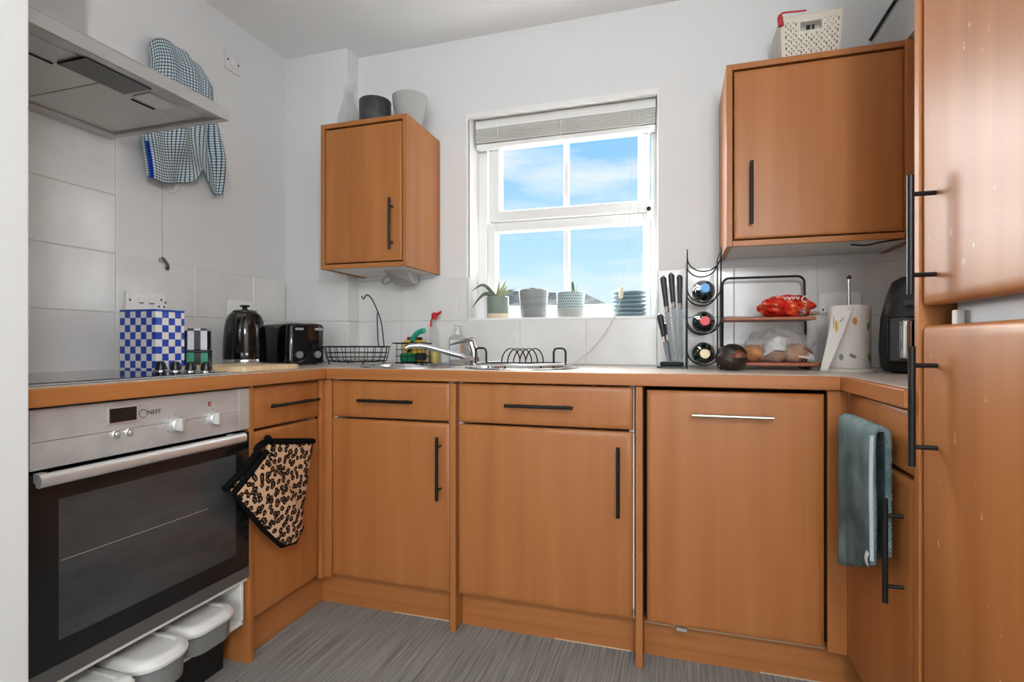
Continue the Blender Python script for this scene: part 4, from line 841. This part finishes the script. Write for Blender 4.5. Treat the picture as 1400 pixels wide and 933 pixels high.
blob((.372, 2.115, 1.129), (.080, .055, .042), 5, n=44, mrow=26, amp=.34, flat=.80).build('wrapper', red_wrap(), rp, smooth=40)
MB().grid(lambda u, v: (.445+.03*u, 2.09+.05*v, 1.1005+.012*math.sin(5*u+6*v)**2), 8, 8).build('seal', thin_film('foil_end', '#c9a58a', .75, .2), rp, solid=.001, smooth=60)
lw = P('white_print', '#f0e6de', .5)
m = MB(); 
m.tube(bez([(.432, 2.0655, 1.158), (.424, 2.062, 1.164), (.414, 2.060, 1.156), (.416, 2.059, 1.146), (.428, 2.062, 1.144)]), .0022, 6)
for i in range(4): x = .405-.013*i; m.tube(bez([(x, 2.061, 1.162), (x-.004, 2.060, 1.154), (x-.010, 2.060, 1.163)]), .0018, 6)
m.build('lettering', lw, rp, smooth=60)
# bread bag on the lower board
bb = thing('bread_bag', 'loosely closed clear bag of brown rolls on the lower board', 'bread bag', (.34, 2.12, ZT+.026))
roll_m = noise_mat('bread_crust', lin('#8a4f2c'), lin('#c58a57'), (22, 22, 22), rough=.7)
for i, (x, y, r) in enumerate(((.268, 2.10, .038), (.332, 2.105, .045), (.40, 2.11, .040), (.30, 2.165, .036), (.37, 2.17, .038))):
    blob((x, y, ZT+.0265+r*.80), (r*1.1, r, r*.86), 20+i, n=20, mrow=12, amp=.05, flat=.93).build('bread_roll', roll_m, bb, smooth=60)
blob((.343, 2.125, ZT+.0735), (.116, .078, .064), 11, amp=.20, flat=.74).build('bag', thin_film('clear_film', '#cfcac4', .28, .12), bb, smooth=25)
lab = MB().grid(lambda u, v: (.288+.075*u+.01*v, 2.050-.010*math.sin(3*u)+.024*v, ZT+.060+.020*u+.048*v-.03*abs(u-.5)), 6, 6); lab.build('paper_label', P('bag_label', '#c6c3c4', .6), bb, solid=.0008, smooth=60)
MB().grid(lambda u, v: (.405+.058*u, 2.070+.012*v+.02*u, ZT+.045+.032*v*(1-.4*u)-.012*u), 6, 6).build('printed_panel', P('bag_panel', '#d5d2d2', .4), bb, solid=.0008, smooth=60)
MB().tube(bez([(.420, 2.068, ZT+.077), (.437, 2.076, ZT+.070), (.452, 2.085, ZT+.056)]), .0022, 6).build('red_stripe', P('stripe_red', '#9c3b38', .5), bb, smooth=60)
# dark netted fruit in front of the shelf
av = thing('dark_loaf', 'round dark loaf with a reddish end beside the lowest bottle', 'bread', (.18, 1.975, ZT))
blob((.181, 1.975, ZT+.0445), (.050, .045, .047), 31, amp=.08, flat=.93).build('crust', noise_mat('dark_crust', lin('#120f0d'), lin('#33241c'), (30, 30, 30), rough=.45), av, smooth=60)
blob((.198, 1.944, ZT+.045), (.025, .021, .026), 32, n=18, mrow=10, amp=.05).build('cut_end', noise_mat('red_brown', lin('#5e2c1b'), lin('#8c4a2c'), (40, 40, 40), rough=.5), av, smooth=60)
# kitchen roll
kr = thing('kitchen_roll', 'fruit-printed kitchen roll on a chrome stand with one sheet hanging loose', 'kitchen roll', (.545, 2.02, ZT)); qx, qy = .545, 2.02
paper = P('tissue_paper', '#dcd8d2', .95, spec=.1, bump=.25, bscale=220)
MB().lathe([(.075, .0005), (.075, .008), (.070, .011)], (qx, qy, ZT), 40).build('stand_base', P('stand_white', '#d8d4cc', .4), kr, smooth=30)
MB().cyl((qx, qy, ZT+.01), (qx, qy, ZT+.305), .004, n=12).build('rod', chrome, kr, smooth=40); MB().lathe([(.003, 0), (.007, .004), (.0075, .009), (.004, .014)], (qx, qy, ZT+.304), 16).build('rod_tip', P('tip_dark', '#3a2e28', .4), kr, smooth=60)
MB().lathe([(.020, .012), (.060, .012), (.0615, .016), (.0615, .212), (.060, .216), (.020, .216), (.020, .214)], (qx, qy, ZT), 48, caps=False).build('roll', paper, kr, smooth=40)
def sheet(u, v):
    a = Vector((qx-.056+.052*u, qy-.034-.030*u, ZT+.212-.004*u)); b = Vector((qx-.100+.018*u, qy-.062-.012*u, ZT+.002))
    p = a.lerp(b, v); p.y -= .012*math.sin(PI*v)*(1-u*.4); return p
MB().grid(sheet, 8, 16).build('loose_sheet', paper, kr, solid=.0012, smooth=60)
yel = P('lemon_print', '#cfa52c', .9); grn = P('leaf_print', '#7c8a72', .9); org = P('orange_print', '#c98a4a', .9)
def patch(name, fn, u0, v0, ru, rv, rot, mat):
    vs = [fn(u0+ru*math.cos(t)*math.cos(rot)-rv*math.sin(t)*math.sin(rot), v0+ru*math.cos(t)*math.sin(rot)+rv*math.sin(t)*math.cos(rot)) for t in [2*PI*k/16 for k in range(16)]]
    MB().add(vs, [tuple(range(16))]).build(name, mat, kr, solid=.0004, recalc=False)
def sh_off(u, v): p = Vector(sheet(u, v)); p.y -= .0012; p.x -= .0004; return p
patch('lemon_print', sh_off, .42, .30, .16, .055, .5, yel); patch('leaf_print', sh_off, .20, .24, .14, .02, .9, grn); patch('leaf_print', sh_off, .62, .20, .10, .018, -.4, grn)
def rl_off(u, v): a = -PI*.85+u*PI*.7; return Vector((qx+.0619*math.cos(a), qy+.0619*math.sin(a), ZT+.012+.2*(1-v)))
patch('orange_print', rl_off, .50, .24, .05, .06, 0, org); patch('leaf_print', rl_off, .46, .80, .08, .03, .3, grn); patch('leaf_print', rl_off, .84, .32, .05, .07, .3, grn); patch('leaf_print', rl_off, .88, .82, .05, .07, -.3, grn); patch('leaf_print', rl_off, .22, .82, .05, .05, .2, grn)
# socket behind the roll
sk = thing('double_socket', 'white power socket on the tiles behind the kitchen roll', 'socket', (.59, YB, 1.15)); B(.520, .665, YB-.017, YB-.007, 1.115, 1.195).build('plate', white_m, sk, bevel=.005)
m = MB()
for x in (.535, .555, .645): m.box(x-.003, x+.003, YB-.0176, YB-.0169, 1.125, 1.133)
m.build('pin_slots', ink, sk, recalc=False)
# air fryer
AM = Matrix.Translation((.775, 1.985, ZT)) @ Matrix.Rotation(math.radians(-28), 4, 'Z')
af = thing('air_fryer', 'black air fryer with a chrome drawer handle beside the kitchen roll', 'air fryer', (.775, 1.985, ZT)); af.rotation_euler = (0, 0, math.radians(-28)); WM[af.name] = AM
MB(AM).rings([[(x, y, z) for x, y in rr(-.135+i, .135-i, -.14+i, .14-i, .05)] for i, z in ((.012, .006), (.004, .02), (0, .08), (.004, .17), (.016, .24), (.030, .285), (.050, .300))]).build('body', P('fryer_black', '#1b1c1e', .35), af, smooth=40)
MB(AM).box(-.105, .105, -.150, -.128, .03, .175).build('drawer', black_gloss, af, bevel=.012, bseg=3)
MB(AM).box(-.06, .06, -.148, -.118, .205, .222).build('control_strip', P('strip_grey', '#3a3c3e', .3), af, bevel=.004)
MB(AM).box(-.02, .02, -.1495, -.1475, .208, .218).build('badge', P('badge_grey', '#a7a9a9', .3, metal=.5), af, bevel=.001)
MB(AM).rings([[(-.050+.016*math.cos(t), -.185+.010*math.sin(t)+yo, z) for t in [2*PI*k/14 for k in range(14)]] for z, yo in ((.045, .012), (.050, .002), (.07, 0), (.14, 0), (.158, .004), (.164, .03))]).build('handle', P('handle_chrome', '#c3c4c2', .12, metal=1), af, smooth=40)
MB(AM).box(-.060, -.040, -.18, -.145, .148, .162).build('handle_bridge', chrome, af, bevel=.003)
for x in (-.09, .09):
    for y in (-.09, .09): MB(AM).cyl((x, y, 0), (x, y, .008), .012, n=10).build('foot', black_plastic, af)

# towel on the right-hand drawer handle
def terry():
    m, t, b = nm('grey_green_terry'); k = N(t, 'ShaderNodeTexCoord'); v = N(t, 'ShaderNodeTexVoronoi'); v.inputs['Scale'].default_value = 260; t.links.new(k.outputs['Object'], v.inputs['Vector'])
    x = N(t, 'ShaderNodeTexNoise'); x.inputs['Scale'].default_value = 9; t.links.new(k.outputs['Object'], x.inputs['Vector'])
    r = N(t, 'ShaderNodeValToRGB'); r.color_ramp.elements[0].position = .35; r.color_ramp.elements[1].position = .7; r.color_ramp.elements[0].color = lin('#55696a'); r.color_ramp.elements[1].color = lin('#84979a'); t.links.new(x.outputs['Fac'], r.inputs[0])
    bp = N(t, 'ShaderNodeBump'); bp.inputs['Strength'].default_value = .9; bp.inputs['Distance'].default_value = .003; bp.invert = True
    t.links.new(v.outputs['Distance'], bp.inputs['Height']); t.links.new(bp.outputs[0], b.inputs['Normal']); t.links.new(r.outputs[0], b.inputs['Base Color']); b.inputs['Roughness'].default_value = .95; b.inputs['Specular IOR Level'].default_value = .1
    return m
tw = thing('hand_towel', 'grey-green terry towel folded over the drawer handle', 'towel', (.42, 1.46, .43))
prof = bez([(a, b, 0) for a, b in ((.438, .46), (.438, .62), (.438, .74), (.4375, .795), (.434, .8110), (.424, .8145), (.414, .809), (.4105, .790), (.411, .70), (.413, .60), (.414, .50), (.414, .430))], 6)
def tf(u, v):
    k = v*(len(prof)-1); i = min(int(k), len(prof)-2); p = prof[i].lerp(prof[i+1], k-i)
    front = max(0, (v-.5)*2); y = 1.340+.240*u
    xo = (.005*math.sin(7*u+1.2)+.003*math.sin(15*u))*(.3+front*.8)
    z = p[1] if p[1] > .70 else .70-(.70-p[1])*(1-.33*(1-u)**1.2)
    return (p[0]-(abs(xo) if v > .42 else 0)-.001, y-.010*front*math.sin(3*v), z)
MB().grid(tf, 26, 60).build('cloth', terry(), tw, smooth=180, solid=.011, recalc=False)
MB().tube(bez([(.405, 1.339, .80), (.402, 1.335, .70), (.403, 1.335, .60), (.404, 1.336, .53)]), .0045, 7).build('hem', P('hem_pale', '#a8b6b6', .95, spec=.1, bump=.8, bscale=260), tw, smooth=60)
tgm = MB().grid(lambda u, v: (.399-.003*math.sin(PI*v), 1.338+.016*u+.004*v, .545-.030*v), 4, 6); tgm.build('care_label', P('care_label', '#d4d8d8', .7), tw, solid=.001)

# ------------------------------------------------------------------ on top of the wall cupboards
ZL = 1.956
cf = thing('glass_carafe', 'clear glass carafe with a waisted neck on the small wall cupboard', 'carafe', (-1.430, 2.12, ZL))
MB().lathe([(.004, .001), (.050, .001), (.056, .006), (.057, .03), (.050, .08), (.034, .135), (.024, .165), (.023, .18), (.029, .215), (.034, .245), (.033, .245), (.027, .215), (.0205, .18), (.0215, .165), (.0315, .135), (.0475, .08), (.0545, .03), (.0535, .008), (.048, .005), (.004, .005)], (-1.430, 2.12, ZL), 36, caps=False).build('glass', thin_film('carafe_glass', '#d9dcdc', .07, .05), cf, smooth=60)
dp_ = thing('storage_pot', 'dark charcoal round pot between the carafe and the grey bowl', 'pot', (-1.295, 2.12, ZL))
MB().lathe([(.004, .001), (.060, .001), (.066, .006), (.070, .06), (.071, .128), (.069, .131), (.066, .128), (.064, .06), (.058, .008), (.004, .007)], (-1.295, 2.12, ZL), 40, caps=False).build('body', noise_mat('charcoal_glaze', lin('#2c2e2e'), lin('#46484a'), (25, 25, 25), rough=.5), dp_, smooth=40)
gp = thing('plant_pot', 'tapered pale grey pot at the window end of the small cupboard', 'pot', (-1.138, 2.15, ZL))
MB().lathe([(.004, .001), (.050, .001), (.055, .006), (.072, .09), (.078, .142), (.075, .144), (.071, .138), (.065, .09), (.050, .01), (.004, .008)], (-1.138, 2.15, ZL), 40, caps=False).build('body', P('pale_grey_stone', '#a9aba7', .7), gp, smooth=40)

# wedge-shaped fitting under the small cupboard
uc = thing('under_cabinet_fitting', 'small steel wedge fitting with a wire loop under the wall cupboard', 'fitting', (-1.19, 2.16, 1.30))
MB().add([(-1.245, 2.10, 1.3265), (-1.150, 2.15, 1.3265), (-1.150, 2.24, 1.3265), (-1.245, 2.24, 1.3265), (-1.142, 2.19, 1.274), (-1.240, 2.19, 1.270), (-1.142, 2.24, 1.278), (-1.240, 2.24, 1.276)], [(0,1,2,3), (0,5,4,1), (5,7,6,4), (7,3,2,6), (0,3,7,5), (1,4,6,2)]).build('wedge', steel, uc, bevel=.003)
MB().tube(bez([(-1.243, 2.16, 1.315), (-1.270, 2.16, 1.300), (-1.283, 2.16, 1.282), (-1.270, 2.16, 1.272), (-1.241, 2.17, 1.284)]), .0022, 7).build('wire_loop', P('loop_grey', '#6a6a66', .5), uc, smooth=60)

# perforated basket
ZR = 1.966; bk_m = P('cream_plastic', '#d6cfc0', .5)
pb = thing('storage_basket', 'cream perforated plastic basket with a cut-out handle on the wide wall cupboard', 'basket', (.44, 2.13, ZR))
def panel(fn, nu, nv, skip):
    vs = [fn(i/nu, j/nv) for j in range(nv+1) for i in range(nu+1)]
    fs = [(j*(nu+1)+i, j*(nu+1)+i+1, (j+1)*(nu+1)+i+1, (j+1)*(nu+1)+i) for j in range(nv) for i in range(nu) if not skip(i, j)]
    return MB().add(vs, fs)
def holes(nu, nv, handle):
    def f(i, j):
        if handle and abs(i+.5-nu/2) < 8 and nv-11 <= j <= nv-6: return True
        if handle and abs(i+.5-nu/2) < 10 and nv-13 <= j <= nv-4: return False
        return 2 <= i < nu-2 and 2 <= j < nv-4 and ((i % 4 in (1,) and j % 4 in (1,)) or (i % 4 == 3 and j % 4 == 3) or (i % 4 == 3 and j % 4 == 0 and (i//4+j//4) % 2))
    return f
b0, b1, t0, t1_ = (.355, .525), (2.065, 2.19), (.345, .537), (2.055, 2.20); zh = .163
L_ = lambda a, b, k: a+(b-a)*k
panel(lambda u, v: (L_(L_(b0[0], t0[0], v), L_(b0[1], t0[1], v), u), L_(b1[0], t1_[0], v), ZR+.002+zh*v), 46, 34, holes(46, 34, True)).build('front_panel', bk_m, pb, solid=.003, recalc=False)
panel(lambda u, v: (L_(L_(b0[0], t0[0], v), L_(b0[1], t0[1], v), u), L_(b1[1], t1_[1], v), ZR+.002+zh*v), 46, 34, holes(46, 34, True)).build('back_panel', bk_m, pb, solid=.003, recalc=False)
for s_ in (0, 1):
    panel(lambda u, v: (L_(b0[s_], t0[s_], v), L_(L_(b1[0], t1_[0], v), L_(b1[1], t1_[1], v), u), ZR+.002+zh*v), 34, 34, holes(34, 34, False)).build('side_panel', bk_m, pb, solid=.003, recalc=False)
B(.355, .525, 2.065, 2.19, ZR+.0005, ZR+.004).build('base', bk_m, pb)
MB().tube([(t0[0], t1_[0], ZR+.165), (t0[1], t1_[0], ZR+.165), (t0[1], t1_[1], ZR+.165), (t0[0], t1_[1], ZR+.165)], .0035, 6, closed=True).build('rim', bk_m, pb)
tag(MB().tube(bez([(.346, 2.047, ZR+.135), (.343, 2.046, ZR+.165), (.352, 2.046, ZR+.178), (.40, 2.047, ZR+.176), (.425, 2.049, ZR+.176)]), [.009]*9+[.007]*3+[.003]*21, 8).build('red_strap', P('red_fabric', '#b8343c', .7), smooth=60), 'red strap lying over the rim of the cream basket', 'strap')
pk = thing('paper_packet', 'white paper packet standing inside the cream basket', 'packet', (.44, 2.13, ZR))
MB().rings([[(x, y, ZR+z) for x, y in rr(.375, .52-.02*k, 2.10+.01*k, 2.165-.01*k, .01)] for k, z in ((0, .0045), (0, .14), (1, .165), (2, .183))]).build('packet', P('packet_white', '#cfcdc6', .7), pk, smooth=40)
B(.435, .447, 2.0965, 2.0995, ZR+.09, ZR+.15).build('dark_print', ink, pk); B(.452, .460, 2.0965, 2.0995, ZR+.09, ZR+.15).build('dark_print', ink, pk)

# ------------------------------------------------------------------ behind the camera: unseen window and added fill lamp
w2 = struct(bpy.data.objects.new('unseen_rear_window', None)); COL.objects.link(w2); w2.location = (.2, YR-.08, RZ0); WM[w2.name] = Matrix.Translation(w2.location)  # unseen window, sited so the tall unit shades the wide cupboard
f2 = rect_frame(RX0, RX1, RZ0, RZ1, YR-.12, YR-.06, .05, .05, .05, .05); f2.box(.175, .225, YR-.12, YR-.06, RZ0+.05, RZ1-.05); f2.build('outer_frame', upvc, w2, recalc=False)
for a, b in ((RX0+.05, .175), (.225, RX1-.05)): B(a, b, YR-.092, YR-.088, RZ0+.05, RZ1-.05).build('pane', pane_m, w2)
clt = thing('added_pendant', 'added white glass globe pendant lamp, unseen, filling the room with light', 'lamp', (.30, -.30, ZC))
MB().lathe([(.05, -.025), (.05, -.004), (.03, 0)], (.30, -.30, ZC), 24).build('ceiling_rose', white_m, clt, smooth=40)
MB().cyl((.30, -.30, ZC-.58), (.30, -.30, ZC-.02), .004, n=10).build('flex', white_m, clt)
MB().lathe([(.025, .13), (.07, .105), (.11, .06), (.125, 0), (.11, -.06), (.07, -.105), (.01, -.125)], (.30, -.30, ZC-.70), 32).build('globe', thin_film('opal_glass', '#ffffff', .25, .4), clt, smooth=60)
ld_ = bpy.data.lights.new('added_pendant_fill', 'POINT'); ld_.shadow_soft_size = .11; ld_.energy = 58; ld_.color = (.96, .985, 1.0)  # added out of view to lift the ceiling and shade the wide cupboard
lo_ = bpy.data.objects.new('added_pendant_fill', ld_); COL.objects.link(lo_); lo_.location = (.30, -.30, ZC-.70)
